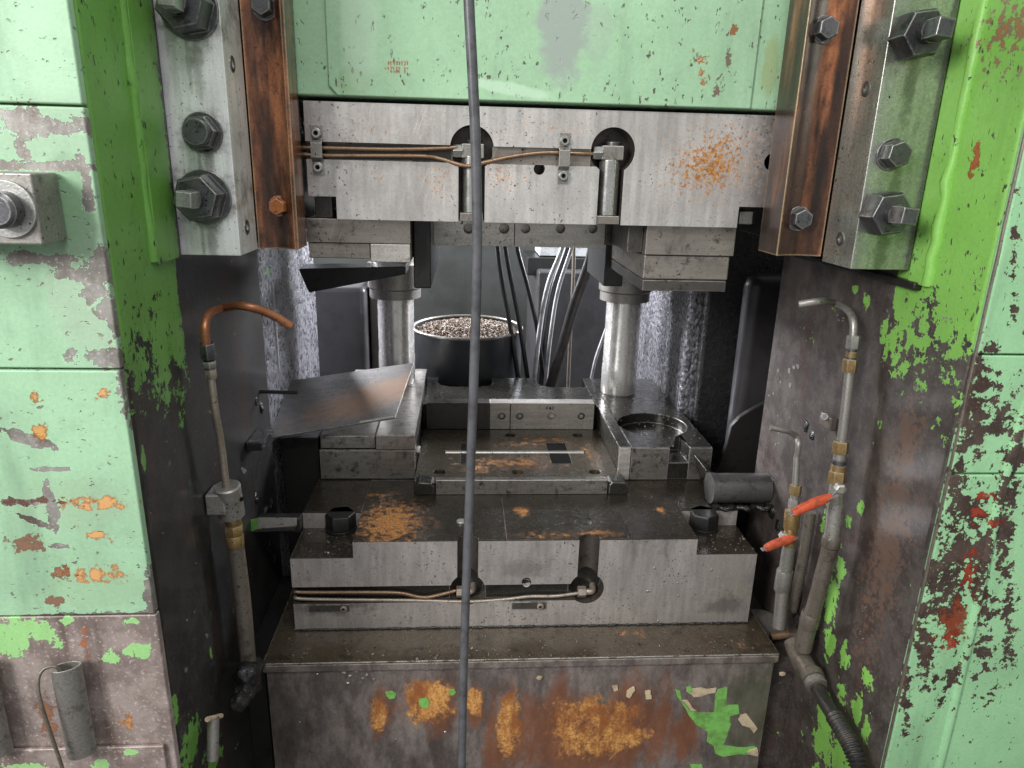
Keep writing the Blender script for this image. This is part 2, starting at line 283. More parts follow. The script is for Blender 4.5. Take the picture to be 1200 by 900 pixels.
def liner(name, base):
    s = NT(name)
    st = s.noise(34, 4, 0.7, stretch=(1, 1, 0.22)); mid = s.noise(60, 4, 0.72)
    c = s.mix(s.sm(st, 0.32, 0.64), srgb(58, 38, 30), base)
    c = s.mix(s.math('MULTIPLY', s.sm(s.noise(13, 3, 0.6, stretch=(1.4, 1, .16), off=(3, 1, 1)), 0.42, 0.60), .9), c, srgb(34, 27, 25))
    c = s.mix(s.sm(mid, 0.56, 0.8), c, srgb(40, 30, 28))
    e = s.edge(0.004, .02, .12)
    c = s.mix(s.math('MULTIPLY', e, 0.9), c, srgb(222, 190, 150))
    c = s.scale(c, s.math('MULTIPLY_ADD', s.math('SUBTRACT', s.noise(300, 1, .6), .5), .9, 1.0))
    return s.out(c, s.math('ADD', 0.14, s.math('MULTIPLY', mid, 0.35)), 0.35, mid, 0.2, 0.0008, coat=0.35)
M['liner'] = liner('bronze_liner', srgb(180, 114, 76))
M['bolt_dark'] = metal('dark_bolt_steel', srgb(104, 104, 106), srgb(30, 30, 32), 0.34, 0.8, 0.3, 0.1, 0.8, 0.6)
M['bolt_rust'] = metal('rusty_bolt', srgb(170, 104, 54), srgb(70, 42, 28), 0.6, 0.3, 0.3, 0.6, 0.5, 0.5)
M['bolt_bright'] = metal('bright_bolt_steel', srgb(176, 176, 172), srgb(70, 70, 68), 0.34, 0.8, 0.2, 0.05, 0.8, 0.35)
M['bore'] = metal('oily_bore_shade', srgb(92, 84, 78), srgb(36, 33, 31), 0.34, 0.5, 0.4, 0.1, 0.0, 0.6, coat=.2)  # oily steel, darkened to stand in for shade inside die recesses
M['hole_black'] = plain('black_hole_shade', srgb(12, 12, 12), 0.7, spec=.15)  # flat black stands in for shade in holes; also used for stamped strokes
M['die_upper'] = metal('upper_die_steel', srgb(222, 217, 212), srgb(140, 134, 130), 0.30, 0.75, 0.8, 0.12, 0.4, 0.16, (1, 1, 0.1), bump=0.15, rsc=210, scr=.7, grain=.1,
    rustspots=[bl(835, 190, 58, 42, 20, YD)[:4] + (0.86,), bl(515, 212, 28, 24, 0, YD)[:4] + (0.62,), bl(440, 208, 16, 10, 0, YD)[:4] + (0.55,), bl(590, 205, 34, 24, 0, YD)[:4] + (0.58,), bl(640, 150, 80, 18, 0, YD)[:4] + (0.5,), bl(430, 150, 80, 26, 0, YD)[:4] + (0.46,)],
    darkspots=[bl(370, 170, 22, 70, 0, YD)[:4] + (0.5,), bl(480, 185, 130, 10, 0, YD)[:4] + (0.35,)])
M['die_under'] = metal('die_holder_steel', srgb(160, 152, 143), srgb(56, 52, 48), 0.3, 0.75, 0.35, 0.1, 0.6, 0.5, (.12, 1, 1), grain=.1, scr=.3)
M['die_lower'] = metal('lower_die_steel', srgb(210, 202, 197), srgb(116, 108, 104), 0.30, 0.7, 1.0, 0.1, 0.9, 0.32, (1, 1, 0.12), bump=0.2, scr=.35, grain=.12,
    darkspots=[bl(390, 710, 40, 12, 0, YD)[:4] + (0.7,), bl(620, 665, 30, 12, 0, YD)[:4] + (0.4,), bl(850, 710, 22, 10, 0, YD)[:4] + (0.55,)])
def blZ(x, y, rx, ry, Z, dens=1.0, ang=0):
    p = onZ(x, y, Z); a = onZ(x + rx, y, Z); b = onZ(x, y - ry, Z)
    return (p, ((a - p).length, (b - p).length), R(ang), 'Z', dens)
M['die_top'] = metal('oily_die_top', srgb(68, 62, 53), srgb(34, 31, 28), 0.26, 0.5, 0.5, 0.2, 0.2, 0.45, coat=0.25, bump=0.3,
    rustspots=[blZ(458, 612, 40, 26, ZP, 1.0), blZ(612, 599, 9, 6, ZP, 1.0), blZ(640, 627, 60, 5, ZP, .7), blZ(775, 598, 7, 4, ZP, .9), blZ(445, 580, 30, 5, ZP, .7), blZ(512, 615, 8, 10, ZP, .6), blZ(700, 625, 40, 4, ZP, .8)])
M['nest_top'] = metal('oily_nest_plate', srgb(88, 80, 66), srgb(46, 42, 36), 0.27, 0.5, 0.5, 0.2, 0.2, 0.4, coat=0.3, bump=0.3,
    rustspots=[blZ(600, 543, 75, 9, -.63, .75), blZ(640, 515, 50, 5, -.63, .7), blZ(560, 548, 20, 8, -.63, .8), blZ(690, 530, 15, 22, -.63, .6), blZ(620, 520, 90, 5, -.63, .6)])
M['rail_bright'] = metal('bright_rail_steel', srgb(205, 200, 192), srgb(96, 92, 86), 0.36, 0.65, 0.7, 0.0, 0.6, 0.3, (0.1, 1, 1))
M['rail_dark'] = metal('dark_rail_steel', srgb(92, 88, 84), srgb(44, 42, 40), 0.36, 0.6, 0.7, 0.0, 0.6, 0.5)
M['block_grey'] = metal('grey_die_block', srgb(148, 143, 137), srgb(46, 44, 42), 0.3, 0.7, 0.6, 0.05, 0.9, 0.65, (.2, 1, 1), grain=.15)
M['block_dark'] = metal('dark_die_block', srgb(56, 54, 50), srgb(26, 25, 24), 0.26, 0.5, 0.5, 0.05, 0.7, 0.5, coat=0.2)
M['pillar'] = metal('ground_pillar_steel', srgb(224, 221, 216), srgb(140, 136, 130), 0.24, 0.6, 0.5, 0.0, 0.0, 0.15, (1, 1, 0.05), bump=0.08)
M['chrome'] = metal('bright_rod_steel', srgb(205, 203, 200), srgb(120, 118, 114), 0.2, 0.9, 0.2, 0.0, 0.3, 0.1, (1, 1, 0.05), bump=0.05)
M['tube_steel'] = metal('rusty_steel_tube', srgb(150, 122, 98), srgb(92, 58, 36), 0.34, 0.6, 0.3, 0.4, 0.0, 0.5)
M['tube_pale'] = metal('dull_steel_tube', srgb(168, 156, 142), srgb(96, 78, 62), 0.36, 0.6, 0.3, 0.2, 0.0, 0.4)
M['copper'] = metal('copper_tube', srgb(172, 114, 82), srgb(96, 58, 40), 0.36, 0.6, 0.1, 0.0, 0.0, 0.3)
M['brass'] = metal('old_brass', srgb(158, 132, 86), srgb(74, 60, 42), 0.34, 0.6, 0.2, 0.0, 0.6, 0.4)
M['galv'] = metal('galvanised_pipe', srgb(158, 154, 148), srgb(92, 86, 78), 0.38, 0.6, 0.5, 0.1, 0.4, 0.4)
M['galv_dirty'] = metal('dirty_pipe', srgb(122, 114, 104), srgb(62, 56, 50), 0.4, 0.45, 0.6, 0.15, 0.3, 0.55)
M['grease'] = plain('black_grease', srgb(34, 33, 33), 0.26, 0.2, 0.4, 70, 0.9, None, 0, 0.004, coat=0.3)
M['bar_grease'] = metal('oily_round_bar', srgb(96, 95, 93), srgb(44, 43, 42), 0.32, 0.45, 0.5, 0.0, 0.0, 0.55, coat=.3, bump=.5)
M['black_metal'] = metal('black_oily_steel', srgb(46, 45, 44), srgb(24, 24, 24), 0.36, 0.4, 0.6, 0.0, 0.35, 0.5, coat=0.15)
M['rubber_grey'] = plain('grey_cable_sheath', srgb(92, 92, 96), 0.36, 0, 0.28, 55, 0.35, srgb(54, 53, 54), 0.45)
M['rubber_black'] = plain('black_hose_rubber', srgb(26, 26, 27), 0.32, 0, 0.2, 60, 0.1)
M['hose_dark'] = plain('dark_hose_rubber', srgb(42, 40, 38), 0.4, 0, 0.3, 60, 0.3, srgb(80, 74, 66), .25)
M['orange'] = plain('orange_handle_plastic', srgb(206, 90, 56), 0.55, 0, 0.2, 120, 0.6, srgb(112, 58, 42), 0.5)
M['white_hose'] = plain('pale_hose', srgb(190, 190, 192), 0.4, 0, 0.12, 60, 0.1, srgb(90, 90, 90), 0.3)
M['rear_wall'] = plain('grey_rear_wall', srgb(50, 51, 49), 0.9, 0, 0.2, 8, 0.2, srgb(36, 36, 34), 0.4, spec=.2)
M['floor'] = plain('dark_concrete', srgb(60, 58, 55), 0.8, 0, 0.3, 10, 0.3)
M['drum'] = plain('dark_drum_paint', srgb(36, 40, 44), 0.35, 0.1, 0.3, 30, 0.2, srgb(70, 66, 62), 0.3)
M['drum_rim'] = metal('worn_drum_rim', srgb(140, 136, 130), srgb(70, 64, 58), 0.4, 0.6, 0.4, 0.2, 0, 0.4)
M['chute'] = metal('dull_sheet_steel', srgb(122, 119, 117), srgb(76, 74, 73), 0.36, 0.55, 0.5, 0.0, 0.9, 0.4, (0.25, 1, 1), bump=0.1,
    stain=((-.19, 1.50, -.49), (.13, .05), R(20), 'Z', srgb(176, 140, 112)))
M['cabinet'] = plain('dark_guard_paint', srgb(58, 56, 58), 0.4, 0.1, 0.3, 20, 0.15, srgb(34, 33, 33), 0.4)
M['sheet_old'] = metal('weathered_sheet', srgb(150, 146, 140), srgb(60, 56, 52), 0.4, 0.55, 0.5, 0.1, 0.6, 0.5)
def grainy():
    s = NT('greasy_grained_casting')
    v = s.t.nodes.new('ShaderNodeTexVoronoi'); v.inputs['Scale'].default_value = 140
    s.lk(s.vmath('MULTIPLY', s.pos, (1, 1, .6)), v.inputs['Vector'])
    n = s.noise(90, 6, 0.7); b = s.noise(10, 4, 0.6, stretch=(1, 1, .25))
    c = s.mix(s.sm(n, .35, .7), srgb(70, 69, 74), srgb(165, 163, 170))
    c = s.mix(s.sm(b, .5, .75), c, srgb(46, 45, 48))
    return s.out(c, s.math('ADD', .16, s.math('MULTIPLY', n, .25)), 0.35, s.math('ADD', v.outputs['Distance'], n), 0.8, 0.004, coat=.4)
M['grainy'] = grainy()
def bedmat():
    s = NT('press_bed_front')
    mid = s.noise(40, 5, 0.7, stretch=(1, 1, .45)); fi = s.noise(230, 2, .7); big = s.noise(9, 4, .65, stretch=(1, 1, .35), off=(3, 3, 3))
    c = s.mix(s.sm(mid, .34, .68), srgb(92, 84, 80), srgb(134, 123, 118))
    c = s.mix(s.math('MULTIPLY', s.sm(big, .48, .7), .75), c, srgb(58, 50, 46))
    c = s.scale(c, s.math('MULTIPLY_ADD', s.math('SUBTRACT', fi, .5), .55, 1.0))
    c = s.mix(s.math('MULTIPLY', s.spot(*bl(885, 840, 40, 70, 0, 1.06)[:2], amp=.8, soft=.5), .6), c, srgb(72, 78, 54))
    c = s.mix(s.math('MULTIPLY', s.spot(*bl(330, 850, 30, 70, 0, 1.06)[:2], amp=.8, soft=.5), .6), c, srgb(44, 40, 38))
    h = s.math('MULTIPLY_ADD', fi, .4, s.math('MULTIPLY', mid, .4)); rg = s.math('MULTIPLY_ADD', mid, .25, .36)
    rn = s.math('SUBTRACT', s.noise(55, 5, .72, stretch=(1, 1, .7), off=(8, 8, 1)), .5)
    sl = s.math('SUBTRACT', s.noise(18, 3, .6, stretch=(1, 1, .12), off=(1, 8, 1)), .5)
    red = s.field([bl(*a, 0, 1.06)[:4] for a in [(500, 826, 34, 44), (446, 832, 15, 40), (556, 828, 13, 30), (602, 858, 30, 75), (650, 850, 60, 62), (735, 858, 80, 66), (795, 862, 26, 46), (690, 880, 110, 40)]], -1.0)
    org = s.field([bl(*a, 0, 1.06)[:4] for a in [(500, 822, 30, 34), (444, 838, 11, 24), (556, 824, 11, 22), (598, 848, 17, 50), (600, 830, 12, 20), (695, 852, 58, 46), (735, 862, 30, 18)]], -1.0)
    R1 = s.math('ADD', s.math('MULTIPLY_ADD', sl, 1.6, s.math('MULTIPLY', red, .6)), s.math('MULTIPLY', rn, .8)); k1 = s.math('MULTIPLY', s.sm(R1, -.15, .35), .85)
    R2 = s.math('MULTIPLY_ADD', rn, 1.8, s.math('MULTIPLY', org, .8)); k2 = s.sm(R2, -.05, .30)
    c = s.mix(k1, c, s.mix(mid, srgb(92, 58, 40), srgb(142, 84, 50)))
    c = s.mix(s.math('MULTIPLY', k2, s.sm(s.math('MULTIPLY_ADD', mid, .6, s.math('MULTIPLY', fi, .4)), .3, .5)), c, s.mix(s.sm(s.noise(26, 4, .7, stretch=(1, 1, .5), off=(0, 4, 9)), .36, .62), srgb(146, 88, 46), s.mix(s.sm(fi, .35, .65), srgb(186, 126, 64), srgb(218, 166, 98))))
    rg = s.mixf(k1, rg, .8); h = s.math('MULTIPLY_ADD', k2, .5, h)
    e = s.math('MULTIPLY', s.edge(.002), s.sm(mid, .34, .5))
    c = s.mix(s.math('MULTIPLY', e, .9), c, srgb(205, 190, 172))
    return s.out(c, rg, 0.15, h, .5, .0015)
M['bed_front'] = bedmat()
M['bed_top'] = metal('oily_bed_top', srgb(86, 76, 62), srgb(40, 35, 30), 0.26, 0.35, 0.6, 0.2, 1.0, 0.6, coat=0.45, bump=0.4,
    rustspots=[blZ(740, 742, 50, 6, ZB, .6), blZ(870, 755, 30, 8, ZB, .5)])

# ---------------------------------------------------------------- mesh helpers
def box(bm, x0, x1, y0, y1, z0, z1):
    v = [bm.verts.new((x, y, z)) for x in (x0, x1) for y in (y0, y1) for z in (z0, z1)]
    for f in ((0, 1, 3, 2), (4, 6, 7, 5), (0, 4, 5, 1), (2, 3, 7, 6), (0, 2, 6, 4), (1, 5, 7, 3)):
        bm.faces.new([v[i] for i in f])
def frame(ax):
    z = Vector(ax).normalized(); a = Vector((0, 0, 1)) if abs(z.z) < 0.9 else Vector((0, 1, 0))
    x = a.cross(z).normalized(); return x, z.cross(x), z
def rings(bm, c, ax, prof, seg=24, rot=0.0, cap=True):
    """surface of revolution (or a polygon prism when seg is small): prof = [(distance along axis, radius)]"""
    x, y, z = frame(ax); c = Vector(c); rr = []
    for d, r in prof:
        rr.append([bm.verts.new(c + z * d + (x * math.cos(rot + i * 2 * math.pi / seg) + y * math.sin(rot + i * 2 * math.pi / seg)) * r) for i in range(seg)])
    for a, b in zip(rr, rr[1:]):
        for i in range(seg): bm.faces.new((a[i], a[(i + 1) % seg], b[(i + 1) % seg], b[i]))
    if cap: bm.faces.new(rr[0][::-1]); bm.faces.new(rr[-1])
def cyl(bm, p0, p1, r, seg=24, r2=None):
    p0, p1 = Vector(p0), Vector(p1); rings(bm, p0, p1 - p0, [(0, r), ((p1 - p0).length, r if r2 is None else r2)], seg)
def smoothpath(pts, n=6):
    P = [Vector(p) for p in pts]
    if len(P) < 3: return P
    o = []
    for i in range(len(P) - 1):
        a = P[max(0, i - 1)]; b = P[i]; c = P[i + 1]; d = P[min(len(P) - 1, i + 2)]
        for k in range(n):
            t = k / n
            o.append(0.5 * ((2 * b) + (c - a) * t + (2 * a - 5 * b + 4 * c - d) * t * t + (3 * b - a - 3 * c + d) * t ** 3))
    o.append(P[-1]); return o
def tube(bm, pts, r, seg=14, n=6, rf=None):
    P = smoothpath(pts, n); prev = None; rr = []
    x = None
    for i, p in enumerate(P):
        t = (P[min(i + 1, len(P) - 1)] - P[max(i - 1, 0)]).normalized()
        if x is None: x = frame(t)[0]
        x = (x - t * x.dot(t)).normalized(); y = t.cross(x)
        q = r if rf is None else r * rf(i, len(P))
        rr.append([bm.verts.new(p + (x * math.cos(k * 2 * math.pi / seg) + y * math.sin(k * 2 * math.pi / seg)) * q) for k in range(seg)])
    for a, b in zip(rr, rr[1:]):
        for k in range(seg): bm.faces.new((a[k], a[(k + 1) % seg], b[(k + 1) % seg], b[k]))
    bm.faces.new(rr[0][::-1]); bm.faces.new(rr[-1])
def prism(bm, poly, p0, p1, ax='Y'):
    def P(u, v, w): return {'Y': (u, w, v), 'X': (w, u, v), 'Z': (u, v, w)}[ax]
    a = [bm.verts.new(P(u, v, p0)) for u, v in poly]; b = [bm.verts.new(P(u, v, p1)) for u, v in poly]
    n = len(poly); bm.faces.new(a); bm.faces.new(b[::-1])
    for i in range(n): bm.faces.new((a[i], b[i], b[(i + 1) % n], a[(i + 1) % n]))
def hexa(bm, c, ax, af, h, rot=0.0, top=0.9):
    r = af / math.sqrt(3); rings(bm, c, ax, [(0, r), (h * 0.84, r), (h, r * top)], 6, rot)

WL = {}
def mk(name, bm, mat, parent=None, bevel=0.0, smooth=35, seg=2):
    bmesh.ops.recalc_face_normals(bm, faces=bm.faces[:])
    lo = Vector((min(v.co.x for v in bm.verts), min(v.co.y for v in bm.verts), min(v.co.z for v in bm.verts)))
    hi = Vector((max(v.co.x for v in bm.verts), max(v.co.y for v in bm.verts), max(v.co.z for v in bm.verts)))
    c = (lo + hi) / 2; c.z = lo.z
    for v in bm.verts: v.co -= c
    me = bpy.data.meshes.new(name); bm.to_mesh(me); bm.free()
    if mat: me.materials.append(M[mat])
    me.polygons.foreach_set('use_smooth', [True] * len(me.polygons))
    me.set_sharp_from_angle(angle=R(smooth))
    o = bpy.data.objects.new(name, me); COL.objects.link(o)
    if parent: o.parent = parent; o.location = c - WL[parent.name]
    else: o.location = c
    WL[o.name] = c
    if bevel:
        b = o.modifiers.new('bevel', 'BEVEL'); b.width = bevel; b.segments = seg; b.limit_method = 'ANGLE'; b.angle_limit = R(40); b.harden_normals = True
    return o
def B(name, mat, parent, x0, x1, y0, y1, z0, z1, bevel=0.0015):
    bm = bmesh.new(); box(bm, x0, x1, y0, y1, z0, z1); return mk(name, bm, mat, parent, bevel)
def CY(name, mat, parent, p0, p1, r, seg=28, r2=None, bevel=0.0):
    bm = bmesh.new(); cyl(bm, p0, p1, r, seg, r2); return mk(name, bm, mat, parent, bevel)
def TB(name, mat, parent, pts, r, n=6, rf=None, seg=14):
    bm = bmesh.new(); tube(bm, pts, r, seg, n, rf); return mk(name, bm, mat, parent, 0, 60)
def tag(o, label=None, cat=None, group=None, kind=None):
    for k, v in (('label', label), ('category', cat), ('group', group), ('kind', kind)):
        if v: o[k] = v
    return o
def thing(name, loc, label, cat, group=None):
    o = bpy.data.objects.new(name, None); COL.objects.link(o); o.location = loc; o.empty_display_size = 0.05
    WL[o.name] = Vector(loc); return tag(o, label, cat, group)
def cut(o, cutters):
    """carve holes with an exact boolean, then bake the result into the mesh"""
    tmp = []
    mods = [(m.width, m.segments) for m in o.modifiers if m.type == 'BEVEL']
    for m in list(o.modifiers): o.modifiers.remove(m)
    bpy.context.view_layer.update()
    inv = (Matrix.Translation(WL[o.name])).inverted()
    for bm in cutters:
        bmesh.ops.recalc_face_normals(bm, faces=bm.faces[:])
        me = bpy.data.meshes.new('cutter'); bm.to_mesh(me); bm.free()
        c = bpy.data.objects.new('cutter', me); COL.objects.link(c); tmp.append(c)
        b = o.modifiers.new('cut', 'BOOLEAN'); b.operation = 'DIFFERENCE'; b.object = c; b.solver = 'EXACT'
    bpy.context.view_layer.update()
    dg = bpy.context.evaluated_depsgraph_get()
    me = bpy.data.meshes.new_from_object(o.evaluated_get(dg))
    for m in list(o.modifiers): o.modifiers.remove(m)
    old = o.data; o.data = me; me.name = old.name; bpy.data.meshes.remove(old)
    for c in tmp:
        d = c.data; bpy.data.objects.remove(c); bpy.data.meshes.remove(d)
    me.polygons.foreach_set('use_smooth', [True] * len(me.polygons)); me.set_sharp_from_angle(angle=R(35))
    for w, sg in mods:
        b = o.modifiers.new('bevel', 'BEVEL'); b.width = w; b.segments = sg; b.limit_method = 'ANGLE'; b.angle_limit = R(40); b.harden_normals = True
    return o
def line_inside(o, mat, y0, y1):
    """bores and grooves, shade put in as dark oily steel: faces of the die plate that lie between two depths"""
    o.data.materials.append(M[mat])
    for p in o.data.polygons:
        y = p.center.y + WL[o.name].y
        if y0 < y < y1: p.material_index = len(o.data.materials) - 1
def bmbox(*a): bm = bmesh.new(); box(bm, *a); return bm
def bmcyl(*a, **k): bm = bmesh.new(); cyl(bm, *a, **k); return bm
def flake(parent, pts, mat, n, th=0.0008, rough=0.0, name='paint_flake', jit=0.06):
    """thin raised chip of paint: outline points in space, face normal n"""
    P = [Vector(p) for p in pts]; o = []
    L = sum((P[i] - P[i - 1]).length for i in range(len(P))) / len(P)
    for i, p in enumerate(P):
        q = P[(i + 1) % len(P)]; o.append(p)
        for k in (1, 2):
            t = k / 3; o.append(p.lerp(q, t) + Vector((random.uniform(-1, 1), random.uniform(-1, 1), random.uniform(-1, 1))).cross(Vector(n)) * (q - p).length * (jit + rough))
    bm = bmesh.new(); N = Vector(n) * th; N0 = Vector(n) * -0.0006
    a = [bm.verts.new(p + N) for p in o]; b = [bm.verts.new(p + N0) for p in o]
    bm.faces.new(a); bm.faces.new(b[::-1])
    for i in range(len(o)): bm.faces.new((a[i], b[i], b[(i + 1) % len(o)], a[(i + 1) % len(o)]))
    bmesh.ops.recalc_face_normals(bm, faces=bm.faces[:])
    bmesh.ops.triangulate(bm, faces=[f for f in bm.faces if len(f.verts) > 4], ngon_method='EAR_CLIP')
    return mk(name, bm, mat, parent, 0, 20)

# ---------------------------------------------------------------- surroundings
fl = B('floor', 'floor', None, -3, 3.2, -1.0, 4.2, -1.75, -1.70, 0); tag(fl, kind='structure')
rw = B('rear_wall', 'rear_wall', None, -3, 3.2, 3.6, 3.7, -1.70, 2.2, 0); tag(rw, kind='structure')

# ---------------------------------------------------------------- press columns
def column(side):
    L = side < 0; X = XL if L else XR
    t = thing('press_column', (X + side * 0.35, 1.08, -1.70),
        'left press column with pale green peeling front and dark inner wall' if L else 'right press column with heavily worn green front and rust brown inner wall', 'machine column', 'press side columns')
    x0, x1 = (X - 0.75, X) if L else (X, X + 0.75)
    core = B('inner_wall', 'inner_left' if L else 'inner_right', t, x0, x1, YF + 0.012, 1.372, -1.70, 1.30, 0.006)
    # front plates with open joints between them
    if L: js = [1.30] + [onY(60, y, YF).z for y in (123, 433, 722)] + [-1.70]
    else: js = [1.30] + [onY(x, y, YF).z for x, y in ((1170, 416), (1130, 556))] + [-1.70]
    for i, (a, b) in enumerate(zip(js, js[1:])):
        dx = (0, .0006, -.0004, .0008)[i]; mp = 'paint_base' if i == 3 else 'paint_left'
        B('front_plate', mp, t, x0, x1 - 0.001 + dx, YF + dx, YF + 0.012, b + 0.0011, a - 0.0011, 0.0022) if L else \
        B('front_plate', 'paint_right', t, x0 + 0.001 - dx, x1, YF + dx, YF + 0.012, b + 0.0011, a - 0.0011, 0.0022)
    return t
colL = column(-1); colR = column(1)
# bare worn front corner of each column is a rounded edge strip (weld run)
def bead(parent, mat, x, y, z0, z1, r, name='weld_bead', k=70):
    bm = bmesh.new(); n = k
    pts = [(x + random.uniform(-1, 1) * r * .18, y + random.uniform(-1, 1) * r * .25, z0 + (z1 - z0) * i / n) for i in range(n + 1)]
    rs = [random.uniform(.75, 1.2) for _ in range(n + 1)]
    tube(bm, pts, r, 10, 1, rf=lambda i, m: rs[min(i, n)])
    return mk(name, bm, mat, parent, 0, 80)
zg = -0.13
bead(colL, 'inner_left', XL, 0.918, zg + .004, 1.2, 0.0065)
bead(colR, 'inner_right', XR, 0.918, zg - .01, 1.2, 0.0085)
# mounting plates standing a little proud of the wall, behind the weld
B('mounting_plate', 'inner_left', colL, XL - .01, XL + 0.006, 0.920, 0.992, zg, 1.2, 0.001)
B('mounting_plate', 'inner_right', colR, XR - 0.006, XR + .01, 0.918, 0.955, zg - .012, 1.2, 0.001)
B('ledge', 'black_metal', colR, XR - 0.012, XR + .01, 0.93, 1.34, zg - .02, zg - .009, 0.003)
# bright worn corner edge on the right column
bm = bmesh.new(); tube(bm, [(XR + .0015, YF + .0045 + random.uniform(-1, 1) * .0006, -1.5 + 2.6 * i / 90) for i in range(91)], 0.0026, 8, 1)
mk('corner_edge', bm, 'galv_dirty', colR, 0, 80)
# diagonal raised seam on the right column front
q = [onY(1205, 470, YF), onY(1172, 580, YF), onY(1142, 720, YF), onY(1112, 850, YF), onY(1098, 905, YF)]
bm = bmesh.new(); tube(bm, [p + Vector((0, .002, 0)) for p in q], 0.0075, 8, 8); mk('diagonal_rib', bm, 'paint_right', colR, 0, 80)

# steel block with stud on the left column
xb = onY(75, 250, YF).x; yb = 0.80
yfr = YF * (onY(75, 250, 1).x / onY(44, 250, 1).x)
t = thing('clamp_block', (xb - .05, YF, onY(40, 287, yfr).z), 'square steel clamp block with threaded stud on the left green column', 'clamp block')
z0, z1 = onY(40, 287, yfr).z, onY(40, 203, yfr).z
B('block', 'sheet_old', t, xb - .11, xb, yfr, YF - .0005, z0, z1, 0.002)
c = onY(10, 245, yfr)
CY('washer', 'bolt_bright', t, (c.x, yfr - .004, c.z), (c.x, yfr, c.z), .028, 32, bevel=.0008)
bm = bmesh.new(); rings(bm, (c.x, yfr, c.z), (0, -1, 0), [(0, .018), (.018, .018), (.021, .014)], 28); mk('stud', bm, 'bolt_dark', t)

# rolled hinge hooks low on the left column
def hook(px, label):
    c = onY(px, 835, YF - .02); zt = onY(px, 781, YF - .02).z; zb = onY(px, 884, YF - .02).z
    t = thing('curled_hook', (c.x, YF, zb), label, 'hook', 'curled hooks on the left column')
    prof = []
    for i in range(15):
        a = R(-50 + i * 22); r = .0165
        prof.append((c.x + r * math.sin(a) * (1.0 + .12 * math.cos(a)), YF - .020 + r * math.cos(a) * .62 + .004 * math.sin(a)))
    bm = bmesh.new(); th = .0022
    inn = [(c.x + (x - c.x) * (1 - th / .0165), YF - .02 + (y - YF + .02) * (1 - th / .0165)) for x, y in prof]
    prism(bm, prof + inn[::-1], zb, zt, 'Z')
    mk('curled_sheet', bm, 'sheet_old', t, .0005)
    return t, c, zt, zb
t, c, zt, zb = hook(87, 'curled sheet metal hook with a bent wire on the left column')
TB('wire', 'galv_dirty', t, [(c.x - .005, YF - .022, zt - .004), (c.x - .011, YF - .024, zt + .004), (c.x - .0225, YF - .028, zt + .002), (c.x - .026, YF - .036, zt - .01), (c.x - .023, YF - .042, zt - .04), (c.x - .013, YF - .044, zb + .01), (c.x - .009, YF - .044, zb - .05)], .0022)
hook(-14, 'second curled hook at the far left edge of the photo, nearly out of view')
B('base_rail', 'paint_base', colL, XL - .75, XL - .012, YF - .006, YF - .0005, onY(100, 900, YF).z - .03, onY(100, 873, YF).z, .002)

# ---------------------------------------------------------------- gibs (slide guides)
def stud_nut(parent, c, ax, af, r, mat='bolt_dark', square=True, tilt=0.0, ln=.052, washer=True, rot=.2):
    c = Vector(c); ax = Vector(ax)
    n = bmesh.new()
    if washer: rings(n, c, ax, [(0, af * .66), (.004, af * .66)], 30)
    h = af * .62
    hexa(n, c + ax * .003, ax, af, h, rot)
    nut = mk('nut', n, mat, parent, .0008)
    s = bmesh.new(); rings(s, c + ax * (h + .003), ax, [(-.004, r), (.012, r)], 24)
    st = mk('stud', s, mat, nut)
    if square:
        s = bmesh.new(); rings(s, c + ax * (h + .013), ax, [(0, r * 1.15), (.026, r * 1.15), (.028, r * 1.02)], 4, rot + tilt)
        mk('square_end', s, 'bolt_bright' if tilt < .52 else mat, nut, .001)
    return nut
def hexbolt(parent, c, ax, af, h, mat='bolt_dark', rot=.3, flange=True, name='bolt'):
    c = Vector(c); b = bmesh.new()
    if flange: rings(b, c, ax, [(0, af * .68), (.0035, af * .68)], 28)
    hexa(b, c + Vector(ax) * (.003 if flange else 0), ax, af, h, rot)
    return mk(name, b, mat, parent, .0008)
def socket(parent, c, ax, r, mat='bolt_dark', name='socket_screw'):
    c = Vector(c); ax = Vector(ax); b = bmesh.new()
    rings(b, c, ax, [(-.002, r), (.0008, r), (.0014, r * .88), (.0014, r * .5), (-.004, r * .48)], 20, cap=False)
    o = mk(name, b, mat, parent)
    b = bmesh.new(); rings(b, c - ax * .0015, ax, [(0, r * .55), (.0005, r * .55)], 6); mk('hex_recess', b, 'hole_black', o)
    return o

# left gib
YG = 1.0; XG = -0.3065
gl = thing('slide_gib', ((XL + XG) / 2, 1.04, -.128), 'bright white steel guide bar with big nuts, left of the slide', 'guide rail', 'guide bars beside the slide')
B('steel_bar', 'gib_white', gl, XL + .0025, XG, YG, 1.082, -.128, 1.0, .0012)
side_rot = .25
for (px, py, kind) in ((216, 8, 'big'), (232, 155, 'small'), (234, 232, 'big')):
    p = onY(px, py, YG - .018)
    if kind == 'big': stud_nut(gl, (p.x, YG, p.z), (0, -1, 0), .054, .0125, tilt=.5)
    else:
        hexbolt(gl, (p.x, YG, p.z), (0, -1, 0), .038, .014, rot=.1)
        b = bmesh.new(); rings(b, (p.x, YG - .016, p.z), (0, -1, 0), [(0, .0165), (.012, .0165), (.0135, .0155)], 28); mk('stud', b, 'bolt_dark', gl)
for (px, py) in ((272, 75), (289, 266)):
    p = onX(px, py, XG); socket(gl, (XG, p.y, p.z), (1, 0, 0), .0105)
B('gap_light_blocker', 'black_metal', gl, XL + .002, -.262, 1.142, 1.60, -.11, 1.0, .002)  # black blocks added to keep the gap dark and stop rear light
B('gap_light_blocker', 'black_metal', gl, XL + .002, XG - .004, 1.0825, 1.1415, -.12, 1.0, .002)
